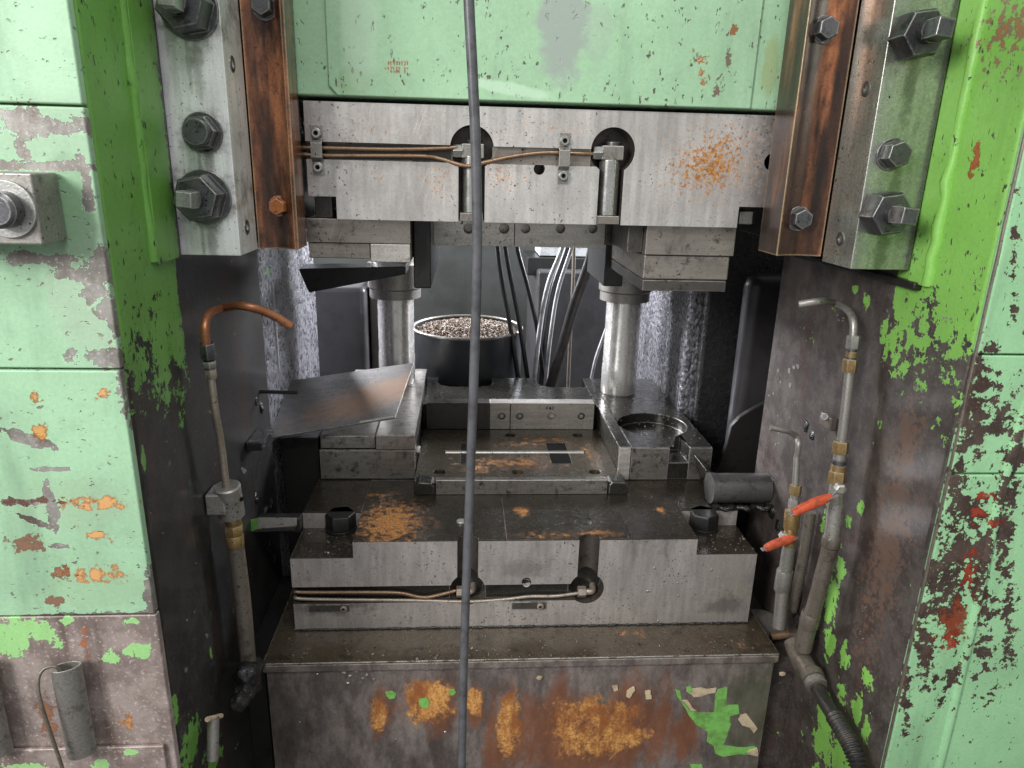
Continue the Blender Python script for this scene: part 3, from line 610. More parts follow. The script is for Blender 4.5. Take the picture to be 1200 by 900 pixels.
# bronze liner left
ll = thing('bronze_liner', (-.275, 1.1, -.13), 'brown bronze wear strip with one rusty bolt, left of the slide', 'wear strip', 'bronze wear strips')
bm = bmesh.new()
prism(bm, [(-.3062, 1.086), (-.283, 1.094), (-.262, 1.09), (-.252, 1.082), (-.2465, 1.082), (-.2465, 1.139), (-.3062, 1.139)], -.128, 1.0, 'Z')
mk('strip', bm, 'liner', ll, .001)
p = onY(325, 242, 1.082); hexbolt(ll, (p.x, 1.095, p.z), (0, -1, 0), .022, .017, 'bolt_rust', .5)
p = onY(306, 5, 1.075); hexbolt(ll, (p.x, 1.093, p.z), (0, -1, 0), .026, .02, 'bolt_dark', .5)

# right gib
YG2 = .962; XG2 = .5355
gr = thing('slide_gib', ((XR + XG2) / 2, 1.0, -.128), 'grey steel guide bar with square ended studs, right of the slide', 'guide rail', 'guide bars beside the slide')
B('steel_bar', 'gib_grey', gr, XG2, XR - .0025, YG2, 1.046, -.1265, 1.0, .0014)
for (px, py, kind) in ((1072, 42, 'big'), (1050, 181, 'small'), (1035, 250, 'big')):
    p = onY(px, py, YG2 - .012)
    if kind == 'big': stud_nut(gr, (p.x, YG2, p.z), (0, -1, 0), .053, .0135, tilt=.55, washer=False, rot=.15)
    else: hexbolt(gr, (p.x, YG2, p.z), (0, -1, 0), .031, .02, rot=.35)
for (px, py) in ((1015, 104), (985, 280)):
    p = onX(px, py, XG2); socket(gr, (XG2, p.y, p.z), (-1, 0, 0), .0105)
B('gap_light_blocker', 'black_metal', gr, .505, XR - .002, 1.122, 1.60, -.105, 1.0, .002)  # added like the left pair, to darken the gap beside the die
B('gap_light_blocker', 'black_metal', gr, XG2 + .004, XR - .002, 1.0465, 1.1215, -.115, 1.0, .002)
lr = thing('bronze_liner', (.5, 1.07, -.12), 'brown bronze wear strip with two dark bolts, right of the slide', 'wear strip', 'bronze wear strips')
bm = bmesh.new()
prism(bm, [(.5352, 1.050), (.502, 1.060), (.478, 1.054), (.4715, 1.050), (.466, 1.050), (.466, 1.12), (.5352, 1.12)], -.12, 1.0, 'Z')
mk('strip', bm, 'liner', lr, .001)
for px, py in ((970, 33), (940, 257)):
    p = onY(px, py, 1.045); hexbolt(lr, (p.x, 1.0585, p.z), (0, -1, 0), .027, .017, 'bolt_dark', .5)

# ---------------------------------------------------------------- slide
YS = 1.14
sl = thing('press_slide', (.12, 1.4, .0905), 'pale green press slide block hanging above the upper die', 'press slide')
B('slide_body', 'slide_paint', sl, -.2585, .5005, YS + .004, 1.92, .0905, 1.0, .004)
xa = (onY(380, 0, YS).x, onY(392, 110, YS).x); xc = (onY(897, 0, YS).x, onY(880, 128, YS).x)
bm = bmesh.new(); prism(bm, [(xa[0], .9), (xa[0], .105), (xa[1] + .004, .0915), (xc[1], .0915), (xc[1] + .004, .9)], YS, YS + .006, 'Y')
mk('face_plate', bm, 'slide_paint', sl, .0025)
# faint rusty scratched marks
k = 0
for row, (y, h) in enumerate(((74, 5), (80, 3), (84, 3))):
    for i in range(9):
        x = 451 + i * 3.2 + random.uniform(-.5, .5)
        if random.random() < .2: continue
        a = [onY(x, y - h / 2 + random.uniform(-1, 1), YS), onY(x + 2.2, y - h / 2 + random.uniform(0, 1), YS), onY(x + 1.6, y + h / 2, YS), onY(x + .4, y + h / 2 + random.uniform(-1, 1), YS)]
        flake(sl, a, 'bolt_rust', (0, -1, 0), .0003, name='scratched_mark')

# ---------------------------------------------------------------- upper die
ud = thing('upper_die', (.12, 1.5, -.2), 'upper die set of grey steel with two keyhole slots and grease tubes', 'die set')
bm = bmesh.new()
prism(bm, [(-.2426, .084), (.4811, .084), (.4811, -.0545), (.4385, -.0545), (.4385, -.0875), (-.2005, -.0875), (-.2005, -.0535), (-.2426, -.0535)], YD, 1.92, 'Y')
plate = mk('die_plate', bm, 'die_upper', ud, .0016)
K1, K2 = .0088, .2278
cut(plate, [bmbox(-.26, K2, YD - .02, YD + .012, .0012, .0268),
            bmcyl((K1, YD - .02, .0235), (K1, YD + .05, .0235), .0335, 40), bmcyl((K2, YD - .02, .0255), (K2, YD + .05, .0255), .0345, 40),
            bmbox(K1 - .0205, K1 + .0205, YD - .02, YD + .042, -.1, .02), bmbox(K2 - .0195, K2 + .0195, YD - .02, YD + .042, -.1, .02),
            bmcyl((.1138, YD - .02, -.0045), (.1138, YD + .05, -.0045), .0088, 24), bmcyl((.4835, YD - .02, .0152), (.4835, YD + .05, .0152), .013, 24)])
line_inside(plate, 'bore', YD + .0015, YD + .06)
def keyfit(K, z, side):
    CY('plunger', 'chrome', ud, (K, YD + .021, -.0735), (K, YD + .021, .012), .0165, 32, bevel=.001)
    B('foot', 'die_under', ud, K - .0185, K + .0185, YD + .004, YD + .04, -.0868, -.0738, .001)
    f = B('fitting', 'sheet_old', ud, K - .016, K + .019, YD + .006, YD + .036, z - .010, z + .012, .002)
    b = bmesh.new(); hexa(b, (K - .014, YD + .014, z), (-1, 0, 0), .019, .015, .1); mk('nut', b, 'bolt_bright', f, .0006)
    b = bmesh.new(); rings(b, (K + .004, YD + .02, z + .011), (0, 0, 1), [(0, .012), (.006, .012), (.008, .009)], 20); mk('cap', b, 'bolt_dark', f)
B('groove_shade_strip', 'block_dark', ud, -.2420, K1 - .03, YD + .0100, YD + .0121, .0016, .0264, .0)  # dark strip stands in for shade at the back of the groove
B('groove_shade_strip', 'die_under', ud, K1 + .032, K2 - .033, YD + .0100, YD + .0121, .0016, .0264, .0)
keyfit(K1, .0185, -1); keyfit(K2, .0215, 1)
TY = YD + .004
def tp(px, py, Y): v = onY(px, py, Y); return (v.x, v.y, v.z)
TB('grease_tube', 'tube_steel', ud, [tp(352, 173, TY), tp(380, 173.5, TY), tp(460, 175, TY), tp(515, 174, TY), tp(535, 172.5, TY + .004)], .0032)
TB('grease_tube', 'tube_steel', ud, [tp(352, 181, TY), tp(385, 182.5, TY), tp(490, 183, TY), tp(515, 186, TY), tp(538, 193, TY - .004), tp(553, 194.5, TY - .006), tp(570, 190, TY - .004), tp(603, 183, TY - .001), tp(640, 179, TY), tp(680, 180, TY), tp(702, 180.5, TY + .008)], .0032)
def strap(px, py, px2, py2):
    a = onY(px, py, YD); b = onY(px2, py2, YD); xm = (a.x + b.x) / 2; w = .0085
    prof = [(a.z + .012, YD - .0005), (a.z - .008, YD - .0005), (a.z - .014, YD - .009), (b.z + .014, YD - .009), (b.z + .008, YD - .0005), (b.z - .012, YD - .0005)]
    inn = [(z, y - .0022) for z, y in prof]
    bm = bmesh.new(); pr = [(y, z) for z, y in prof] + [(y, z) for z, y in inn[::-1]]
    prism(bm, pr, xm - w, xm + w, 'X'); s = mk('tube_strap', bm, 'sheet_old', ud, .0006)
    for q in (a, b):
        n = bmesh.new(); rings(n, (xm, YD - .002, q.z), (0, -1, 0), [(0, .0075), (.006, .0075), (.007, .0062), (.007, .0036), (.003, .0034)], 20, cap=False); mk('screw', n, 'bolt_bright', s)
        n = bmesh.new(); rings(n, (xm, YD - .005, q.z), (0, -1, 0), [(0, .004), (.0005, .004)], 6); mk('hex_recess', n, 'hole_black', s)
strap(370.5, 156, 374, 196); strap(661.5, 165, 659.5, 206)
# right end stud block and left packing under the notches
B('stud_block', 'bolt_dark', ud, .4415, .4795, YD + .03, YD + .08, -.0825, -.056, .002)
B('stud_face', 'bolt_bright', ud, .4455, .4685, YD + .012, YD + .03, -.083, -.0625, .002)
B('packing_block', 'rail_dark', ud, -.240, -.212, YD + .03, YD + .1, -.088, -.055, .002)
# holders under the plate
def ppoly(name, mat, pts, Y, Y2, bevel=.0015):
    bm = bmesh.new(); prism(bm, [(onY(x, y, Y).x, onY(x, y, Y).z) for x, y in pts], Y, Y2, 'Y'); return mk(name, bm, mat, ud, bevel)
y1 = 1.17
B('holder_block', 'die_under', ud, -.2535, -.0885, y1, 1.60, -.1262, -.0880, .0015)
B('holder_block', 'die_under', ud, -.2520, -.1545, y1 + .004, 1.60, -.1512, -.1266, .0015)
B('holder_pad', 'rail_bright', ud, -.1535, -.0895, y1 + .001, 1.58, -.1560, -.1266, .0015)
B('holder_block', 'die_under', ud, .2960, .4465, y1, 1.60, -.1360, -.0880, .0015)
B('holder_side', 'rail_dark', ud, .2700, .2955, y1 + .02, 1.60, -.1345, -.0880, .0015)
B('holder_block', 'die_under', ud, .2965, .4430, y1 + .005, 1.58, -.1775, -.1365, .003)
B('holder_pad', 'rail_dark', ud, .2970, .4400, y1 + .003, 1.56, -.1965, -.1780, .0015)
B('dark_spacer', 'black_metal', ud, -.0875, -.058, 1.21, 1.62, onY(488, 338, 1.21).z, -.088, .003)
B('dark_spacer', 'black_metal', ud, .285, .325, 1.45, 1.66, -.235, -.1, .003)
# centre bar with round holes
yc = 1.34
a, b2 = onY(497, 287, yc), onY(745, 288, yc); xm = onY(603, 275, yc).x
for x0, x1 in ((a.x, xm - .0006), (xm + .0006, onY(708, 288, yc).x)):
    o = B('punch_bar', 'rail_bright', ud, x0, x1, yc, yc + .06, a.z, -.0882, .0012)
    cs = [onY(px, 268, yc) for px in (549, 591, 616, 657, 695) ]
    cut(o, [bmcyl((c.x, yc - .02, c.z), (c.x, yc + .03, c.z), .0088, 20) for c in cs if x0 < c.x < x1])
B('punch_block', 'rail_dark', ud, onY(709, 288, yc).x, b2.x, yc + .002, yc + .08, b2.z, -.0882, .0015)
# guide bushes
for X in (-.1765, .4115):
    b = bmesh.new(); rings(b, (X, 1.80, -.0885), (0, 0, -1), [(0, .052), (.15, .052), (.152, .068), (.21, .068), (.214, .064), (.236, .064), (.238, .05)], 40)
    mk('guide_bush', b, 'galv', ud, 0, 30)
B('spacer_block', 'die_under', ud, .31, .345, 1.70, 1.76, -.225, -.0885, .002)

# ---------------------------------------------------------------- press bed
bed = thing('press_bed', (.113, 1.4, -1.70), 'steel press bed with rusty front carrying the lower die', 'press bed')
B('bed_top_plate', 'bed_top', bed, -.3482, .5752, 1.0575, 2.02, ZB - .004, ZB, .0012)
B('bed_lip', 'bed_front', bed, -.3482, .5752, 1.0575, 2.02, ZB - .018, ZB - .0045, .0015)
B('bed_body', 'bed_front', bed, -.3440, .5710, 1.0625, 2.02, -1.70, ZB - .0185, .002)
bm = bmesh.new(); tube(bm, [(-.345 + .917 * i / 120, 1.0625 + random.uniform(-1, 1) * .0006, ZB - .0195 + random.uniform(-1, 1) * .0007) for i in range(121)], .0028, 8, 1, rf=lambda i, n: 1 + .35 * math.sin(i * 2.1) * math.sin(i * .7)); mk('weld_bead', bm, 'bed_front', bed, 0, 80)
def c4(u, v, Y=1.0625): return onY(600 + u / 3.53, 710 + v / 3.53, Y)
nY = (0, -1, 0)
flake(bed, [c4(*p) for p in [(675, 345), (695, 350), (700, 385), (735, 430), (775, 440), (835, 440), (840, 370), (850, 345), (890, 335), (888, 375), (885, 410), (935, 408), (940, 445), (900, 455), (905, 490), (880, 560), (870, 575), (960, 585), (1005, 580), (1018, 620), (1000, 615), (940, 612), (870, 622), (840, 610), (835, 580), (805, 560), (810, 520), (760, 490), (730, 450), (683, 372)]], 'green_fleck', nY, .0009, jit=.02)
FT = .0010
for pts, m in (([(720, 335), (745, 342), (845, 338), (840, 358), (750, 376), (722, 352)], 'cream_fleck'), ([(945, 450), (970, 445), (1015, 505), (1000, 525), (935, 470)], 'cream_fleck'), ([(702, 388), (725, 388), (765, 434), (738, 430)], 'cream_fleck'),
               ([(718, 334), (740, 333), (748, 352), (728, 356)], 'green_fleck'), ([(735, 655), (785, 655), (790, 680), (740, 690)], 'green_fleck'), ([(970, 600), (1012, 584), (1016, 618), (975, 610)], 'cream_fleck'),
               ([(412, 330), (435, 328), (438, 345), (420, 350)], 'cream_fleck'), ([(475, 350), (505, 332), (508, 345), (485, 378), (472, 372)], 'cream_fleck'), ([(550, 350), (572, 348), (575, 380), (552, 382)], 'cream_fleck')):
    FT += .00025; flake(bed, [c4(*p) for p in pts], m, nY, FT)
def c3(u, v): return onY(300 + u / 3.53, 710 + v / 3.53, 1.0625)
for pts in ([(535, 355), (560, 350), (580, 360), (575, 380), (555, 385), (540, 372)], [(675, 385), (705, 378), (718, 395), (710, 418), (690, 422), (674, 405)], [(798, 348), (820, 343), (828, 358), (812, 370), (800, 365)]):
    flake(bed, [c3(*p) for p in pts], 'green_fleck', nY, .0012)
for (x, y, s) in ((395, 780, 2), (403, 788, 2.5), (410, 792, 2), (418, 787, 2.5), (425, 795, 2), (430, 791, 2.5), (438, 796, 2), (408, 801, 2.2), (372, 790, 1.6), (632, 794, 4), (917, 790, 4), (351, 846, 1.4), (464, 866, 1.3), (522, 858, 2), (743, 777, 2)):
    p = onY(x, y, 1.0615); k = s * .0013; bm = bmesh.new(); bmesh.ops.create_icosphere(bm, subdivisions=1, radius=k)
    for v in bm.verts: v.co = Vector((v.co.x * 1.3, v.co.y * .7, v.co.z)) * random.uniform(.75, 1.25) + p
    mk('dirt_crumb', bm, 'cream_fleck' if s > 1.9 and x > 600 else 'galv', bed)
# flanking corner posts between bed and columns
B('corner_post', 'black_metal', colL, XL - .002, -.352, 1.085, 1.37, -1.70, ZB - .02, .004)
B('corner_post', 'inner_right', colR, .582, XR + .002, 1.085, 1.37, -1.70, ZB - .03, .004)

# ---------------------------------------------------------------- lower die
ld = thing('lower_die', (.12, 1.5, ZB), 'lower die set of oily steel bolted on the press bed', 'die set')
lp = B('die_plate', 'die_lower', ld, -.3120, .5510, YD, 1.93, ZB + .001, ZP - .003, .0014)
LK1, LK2 = .0075, .2310
zk = onY(687, 689, YD).z; GZ1 = onY(450, 687, YD).z; GZ0 = onY(450, 706.5, YD).z
cut(lp, [bmbox(-.33, -.1995, YD - .02, 1.262, -.6875, -.6), bmbox(.4338, .57, YD - .02, 1.262, -.6875, -.6),
         bmbox(-.33, LK2, YD - .02, YD + .016, GZ0, GZ1),
         bmcyl((LK1, YD - .02, zk), (LK1, YD + .035, zk), .0325, 40), bmcyl((LK2, YD - .02, zk - .001), (LK2, YD + .035, zk - .001), .0325, 40),
         bmcyl((LK1, YD + .003, zk), (LK1, YD + .003, -.6), .0195, 32), bmcyl((LK2, YD + .003, zk), (LK2, YD + .003, -.6), .0195, 32),
         bmcyl((onY(617, 682, YD).x, YD - .02, onY(617, 682, YD).z), (onY(617, 682, YD).x, YD + .03, onY(617, 682, YD).z), .009, 20)])
line_inside(lp, 'bore', YD + .0015, YD + .05)
# oily top skin plates (thin ground cover plates)
tops = B('cover_plate', 'die_top', ld, -.1985, .0772, YD + .0005, 1.405, ZP - .003, ZP, .0008)
cut(tops, [bmcyl((LK1, YD + .003, -.7), (LK1, YD + .003, -.6), .0197, 32)])
tops2 = B('cover_plate', 'die_top', ld, .0784, .3090, YD + .0005, 1.262, ZP - .003, ZP - .0002, .0008)
h1 = onZ(683, 611, ZP)
cut(tops2, [bmcyl((LK2, YD + .003, -.7), (LK2, YD + .003, -.6), .0197, 32), bmcyl((h1.x, h1.y, -.7), (h1.x, h1.y, -.6), .017, 28)])
B('cover_plate', 'die_top', ld, .0784, .4328, 1.2632, 1.405, ZP - .003, ZP, .0008)
B('cover_plate', 'die_top', ld, .3102, .4328, YD + .0005, 1.262, ZP - .003, ZP + .0003, .0008)
B('cover_plate', 'die_top', ld, -.3110, -.1997, 1.2632, 1.93, ZP - .003, ZP, .0008)
B('cover_plate', 'die_top', ld, .4340, .5500, 1.2632, 1.93, ZP - .003, ZP, .0008)
B('notch_floor', 'die_top', ld, -.3110, -.2, YD + .001, 1.2615, -.6874, -.6862, .0004)
B('notch_floor', 'die_top', ld, .4343, .5500, YD + .001, 1.2615, -.6874, -.6862, .0004)
CY('counterbore_screw', 'block_dark', ld, (h1.x, h1.y, ZP - .0029), (h1.x, h1.y, ZP - .0018), .0145, 28)
CY('grease_cap', 'rail_bright', ld, (onZ(548, 612, ZP).x - .012, onZ(548, 612, ZP).y, ZP), (onZ(548, 612, ZP).x - .012, onZ(548, 612, ZP).y, ZP + .004), .009, 24, bevel=.001)
for px, py, rot in ((397, 628, .15), (829, 626, .5)):
    p = onZ(px, py, -.686); b = bmesh.new()
    rings(b, (p.x, p.y + .03, -.686), (0, 0, 1), [(0, .031), (.005, .031)], 30); hexa(b, (p.x, p.y + .03, -.681), (0, 0, 1), .052, .029, rot, .93); mk('hex_bolt', b, 'black_metal', ld, .0012)
# grease tubes on the front
B('groove_shade_strip', 'block_dark', ld, -.3115, LK1 - .033, YD + .012, YD + .0161, GZ0 + .0003, GZ1 - .0003, 0)  # dark strips stand in for groove shade on the lower die
B('groove_shade_strip', 'block_dark', ld, LK1 + .033, LK2 - .033, YD + .012, YD + .0161, GZ0 + .0003, GZ1 - .0003, 0)
for K in (LK1, LK2): CY('bore_bottom', 'block_dark', ld, (K, YD + .031, zk), (K, YD + .0352, zk), .0322, 36)  # dark discs stand in for shade at the keyhole bottoms
ty = YD + .005
TB('grease_tube', 'tube_steel', ld, [tp(346, 692, ty), tp(355, 694, ty), tp(440, 694, ty), tp(470, 695, ty), tp(495, 700, ty), tp(515, 697, ty), tp(534, 692, ty + .006)], .0032)
TB('grease_tube', 'tube_pale', ld, [tp(346, 699, ty), tp(360, 702, ty), tp(480, 703.5, ty), tp(546, 705, ty - .003), tp(590, 702.5, ty - .001), tp(620, 699, ty), tp(650, 698.5, ty), tp(678, 695, ty + .006)], .0032)
for K, px in ((LK1, 540), (LK2, 682)):
    f = onY(px, 694, YD + .01); b = bmesh.new(); hexa(b, (f.x - .008, YD + .012, f.z), (1, 0, 0), .019, .016, .1); o = mk('tube_nut', b, 'tube_pale', ld, .0006)
    b = bmesh.new(); tube(b, [(f.x + .008, YD + .012, f.z), (f.x + .02, YD + .014, f.z), (f.x + .024, YD + .034, f.z + .002)], .0062, 12, 5); mk('elbow', b, 'tube_pale', o, 0, 60)
CY('set_screw', 'block_grey', ld, tp(617, 683, YD + .012), tp(617, 683, YD + .024), .0078, 20)
for x0, x1, yy in ((362, 410, 712), (600, 640, 709)):
    a = onY(x0, yy - 4, YD); b2 = onY(x1, yy + 4, YD)
    o = B('retainer_tab', 'rail_dark', ld, a.x, b2.x, YD - .0025, YD + .002, b2.z, a.z, .0012)
    c = onY(x1 - 7, yy, YD); b = bmesh.new(); rings(b, (c.x, YD - .002, c.z), (0, -1, 0), [(0, .0065), (.004, .0065), (.005, .005), (.005, .003), (.003, .003)], 18, cap=False); mk('screw', b, 'tube_pale', o)
bm = bmesh.new(); n = 160
rs = [random.uniform(.5, 1.5) for _ in range(n + 1)]
tube(bm, [(-.313 + .865 * i / n, YD - .0008 + random.uniform(-1, 1) * .001, ZB + .0012) for i in range(n + 1)], .0022, 7, 1, rf=lambda i, m: rs[i]); mk('grime_bead', bm, 'grease', ld, 0, 80)
# nest: centre plate, front bar, rear rail
ZN = -.63
cp = B('nest_plate', 'nest_top', ld, -.103, .333, 1.351, 1.655, ZP - .002, ZN, .001)
cutters = []
for px, py in ((598, 510), (677, 510), (515, 553), (607, 553), (697, 553)):
    p = onZ(px, py, ZN); cutters.append(bmcyl((p.x, p.y, -.642), (p.x, p.y, -.6), .0125, 24))
g0, g1 = onZ(520, 530, ZN), onZ(686, 530, ZN)
cutters.append(bmbox(g0.x, g1.x, g0.y - .008, g0.y + .008, -.64, -.6))
for x0, x1 in ((540, 550), (647, 662)):
    a, b2 = onZ(x0, 543, ZN), onZ(x1, 519, ZN); cutters.append(bmbox(a.x, b2.x, a.y, b2.y, -.649, -.6))
cut(cp, cutters)
for x0, x1 in ((540, 550), (647, 662)):
    a, b2 = onZ(x0, 543, ZN), onZ(x1, 519, ZN); B('slot_shade_block', 'hole_black', ld, a.x + .0006, b2.x - .0006, a.y + .0006, b2.y - .0006, -.6489, ZN - .0006, 0)  # black block fills the slot in place of shade
for px, py in ((598, 510), (677, 510), (515, 553), (607, 553), (697, 553)):
    p = onZ(px, py, ZN); socket(ld, (p.x, p.y, -.638), (0, 0, 1), .0105, 'block_dark')
CY('locating_rod', 'rail_bright', ld, (g0.x + .004, g0.y, ZN - .002), (g1.x - .004, g0.y, ZN - .002), .0052, 16)
bm = bmesh.new(); prism(bm, [(-.058, ZP), (.2985, ZP), (.2985, -.619), (-.058, -.619)], 1.335, 1.3505, 'Y'); mk('front_bar', bm, 'block_grey', ld, .002)
for s, x0, x1 in ((-1, -.101, -.0595), (1, .3, .343)):
    w = (x1 - x0); poly = [(x0, ZP), (x1, ZP), (x1, ZP + .02), (x1 - .008, ZP + .028), (x0 + .008, ZP + .03), (x0, ZP + .022)]
    bm = bmesh.new(); prism(bm, poly, 1.332, 1.372, 'Y'); mk('bar_lug', bm, 'block_dark', ld, .004)
yr = 1.656
xs = [onY(px, 488, yr).x for px in (500, 574, 598, 696)]; zr0, zr1 = ZN + .0005, onY(598, 472.5, yr).z
B('rear_rail', 'rail_dark', ld, xs[0], xs[1] - .0006, yr + .002, 1.69, zr0, zr1, .001)
B('rear_rail', 'rail_bright', ld, xs[1], xs[2] - .0008, yr, 1.69, zr0, zr1, .001)
rr = B('rear_rail', 'rail_bright', ld, xs[2] + .0008, xs[3], yr, 1.69, zr0, zr1, .001)
cut(rr, [bmcyl((onY(646, 488, yr).x, yr - .02, onY(646, 488, yr).z), (onY(646, 488, yr).x, yr + .02, onY(646, 488, yr).z), .0095, 20)])
for px in (588, 609, 681):
    p = onY(px, 487.5, yr); socket(ld, (p.x, yr, p.z), (0, -1, 0), .0095)
# stamped mark over the hole of the rail
for i, st in enumerate(([(0, 0), (0, 1)], [(0, 1), (.6, 1)], [(0, .5), (.5, .5)], [(.9, 0), (1.2, 1)], [(1.2, 1), (1.5, 0)], [(1.0, .4), (1.4, .4)], [(1.8, 1), (2.2, 1)], [(2.2, 1), (2.2, 0)], [(2.2, 0), (1.8, .2)])):
    o = onY(640.5, 480, yr); k = .0075
    a = Vector((o.x + st[0][0] * k, yr, o.z + st[0][1] * k)); b2 = Vector((o.x + st[1][0] * k, yr, o.z + st[1][1] * k)); d = (b2 - a).normalized(); n = Vector((-d.z, 0, d.x)) * .0008
    flake(ld, [a - n, b2 - n, b2 + n, a + n], 'hole_black', nY, .0003, name='stamped_stroke')
ZU = -.575
bk = B('back_block', 'block_dark', ld, -.1035, .3325, 1.691, 1.92, ZP + .0005, ZU, .0015)
def scoop(px):
    x = onZ(px, 452, ZU).x; bm = bmesh.new(); a = [(x - .075, 2.0), (x - .075, 1.87), (x - .065, 1.85), (x - .04, 1.835), (x + .04, 1.835), (x + .065, 1.85), (x + .075, 1.87), (x + .075, 2.0)]
    prism(bm, a, -.7, -.5, 'Z'); return bm
cut(bk, [scoop(545), scoop(662)])
rb = B('side_block', 'block_dark', ld, .360, .5390, 1.405, 1.92, ZP + .0005, ZU, .002)
cc = onZ(764, 497, ZU)
cut(rb, [bmcyl((cc.x, cc.y, ZU - .026), (cc.x, cc.y, ZU + .05), .080, 48), bmbox(.4445, .488, 1.38, 1.475, ZU - .036, ZU + .05)])
B('side_block_face', 'block_grey', ld, .3605, .4440, 1.4025, 1.4045, ZP + .002, ZU - .001, .0006)
B('side_block_face', 'block_grey', ld, .4885, .5385, 1.4025, 1.4045, ZP + .002, ZU - .001, .0006)
B('guide_strip', 'block_dark', ld, .3332, .3592, 1.405, 1.92, ZP + .0005, ZU + .0006, .0015)
B('strip_face', 'rail_bright', ld, .3338, .3588, 1.4020, 1.4045, ZP + .002, ZU - .0005, .0006)
CY('recess_screw', 'block_dark', ld, (cc.x, cc.y - .005, ZU - .0259), (cc.x, cc.y - .005, ZU - .023), .026, 28, bevel=.001)
CY('recess_hole', 'rail_dark', ld, (cc.x, cc.y - .005, ZU - .023), (cc.x, cc.y - .005, ZU - .0225), .012, 24)
lb = B('side_block', 'block_dark', ld, -.3055, -.1045, 1.412, 1.92, ZP + .0005, -.5835, .002)
B('side_block_face', 'block_grey', ld, -.3045, -.1055, 1.4095, 1.4115, ZP + .003, -.585, .0006)
B('top_strip', 'block_grey', ld, -.3035, -.188, 1.415, 1.92, -.583, -.553, .003)
B('top_strip', 'block_grey', ld, -.187, -.1045, 1.409, 1.92, -.583, -.550, .002)
hexbolt(ld, (-.1043, 1.45, -.60), (1, 0, 0), .016, .008, 'rail_bright', .2, False, 'side_screw')
for X in (-.1765, .4115):
    b = bmesh.new(); z0 = ZU + .0005 if X > 0 else -.55
    rings(b, (X, 1.80, z0), (0, 0, 1), [(0, .0455), (.006, .0465), (.075, .0465), (.077, .0455), (.42, .0455)], 48)
    mk('guide_pillar', b, 'pillar', ld, 0, 30)
# greasy side boss and round bar to the right column
g = [onY(x, y, 1.335) for x, y in ((824, 546), (838, 556), (838, 598), (830, 592))]
bm = bmesh.new(); prism(bm, [(p.x, max(p.z, ZP + .0008)) for p in g], 1.325, 1.40, 'Y'); mk('gusset', bm, 'block_dark', ld, .002)
rbar = thing('round_bar', (.57, 1.30, ZP + .001), 'black greasy round bar lying beside the right end of the lower die', 'round bar')
CY('shaft', 'bar_grease', rbar, (.507, 1.295, -.6195), (.6225, 1.295, -.6195), .0305, 36, bevel=.003)
bm = bmesh.new(); rings(bm, (.497, 1.295, -.6195), (1, 0, 0), [(0, .024), (.002, .0315), (.014, .0315), (.016, .029)], 36); mk('collar', bm, 'bar_grease', rbar)
bm = bmesh.new(); n = 40
tube(bm, [(.50 + .122 * i / n, 1.262 + .004 * math.sin(i * .5), ZP + .004 + .0015 * math.sin(i * .7)) for i in range(n + 1)], .006, 8, 1, rf=lambda i, m: 1 + .25 * math.sin(i * .9) * math.sin(i * .37)); mk('grease_ridge', bm, 'grease', rbar, 0, 80)

# ---------------------------------------------------------------- pipes on the left wall
xp = XL + .030
def px_(x, y, X=xp): v = onX(x, y, X); return Vector((v.x, v.y, v.z))
lpz = thing('lubrication_pipe', tuple(px_(292, 775)), 'thin pipe with bent copper nozzle on the left inner wall', 'pipe')
f0 = px_(242, 405); f1 = px_(246, 440)
TB('copper_nozzle', 'copper', lpz, [f0, px_(240, 385), px_(245, 368), px_(258, 360.5) + Vector((.006, 0, 0)), tuple(onY(285, 358.5, f0.y + .01)), tuple(onY(315, 367, f0.y + .02)), tuple(onY(341, 382, f0.y + .03))], .0062)
def stack(parent, a, b, segs):
    """row of fittings along a line: (t0, t1, radius, kind, material)"""
    a, b = Vector(a), Vector(b); d = b - a
    for t0, t1, r, k, m in segs:
        bm = bmesh.new(); p0 = a + d * t0; p1 = a + d * t1; L = (p1 - p0).length
        if k == 'hex': rings(bm, p0, d, [(0, r * .93), (L * .12, r), (L * .88, r), (L, r * .93)], 6, .3)
        else: rings(bm, p0, d, [(0, r * .95), (L * .06, r), (L * .94, r), (L, r * .95)], 24)
        mk({'hex': 'hex_fitting', 'pipe': 'pipe_length', 'ring': 'fitting_ring', 'valve': 'valve_body'}[k], bm, m, parent, .0005 if k == 'hex' else 0)
stack(lpz, px_(242, 402), px_(248, 443), [(0, .42, .0115, 'hex', 'bolt_dark'), (.42, .5, .007, 'ring', 'black_metal'), (.5, .68, .0095, 'hex', 'sheet_old'), (.68, .74, .007, 'ring', 'bolt_dark'), (.74, 1, .0085, 'hex', 'tube_pale')])
TB('steel_tube', 'tube_pale', lpz, [px_(247, 440), px_(252, 480), px_(259, 520), px_(264, 560), px_(266, 575)], .0054)
stack(lpz, px_(273, 604), px_(276, 640), [(0, .3, .012, 'ring', 'brass'), (.3, .62, .0145, 'hex', 'brass'), (.62, 1, .0135, 'ring', 'brass')])
TB('steel_pipe', 'galv_dirty', lpz, [px_(276, 638), px_(284, 700), px_(291, 775)], .0128)
cbk = px_(269, 586)
ca, cb_ = px_(266, 569), px_(272, 604)
bm = bmesh.new(); rings(bm, ca, cb_ - ca, [(0, .017), (.002, .0195), ((cb_ - ca).length - .002, .0195), ((cb_ - ca).length, .017)], 32); pb = mk('coupling', bm, 'sheet_old', lpz)
B('saddle', 'sheet_old', pb, XL + .001, xp, cbk.y - .021, cbk.y + .021, cbk.z - .016, cbk.z + .018, .003)
CY('clamp_hole', 'hole_black', pb, (xp + .016, cbk.y - .004, cbk.z + .004), (xp + .0205, cbk.y - .006, cbk.z + .004), .0035, 16)
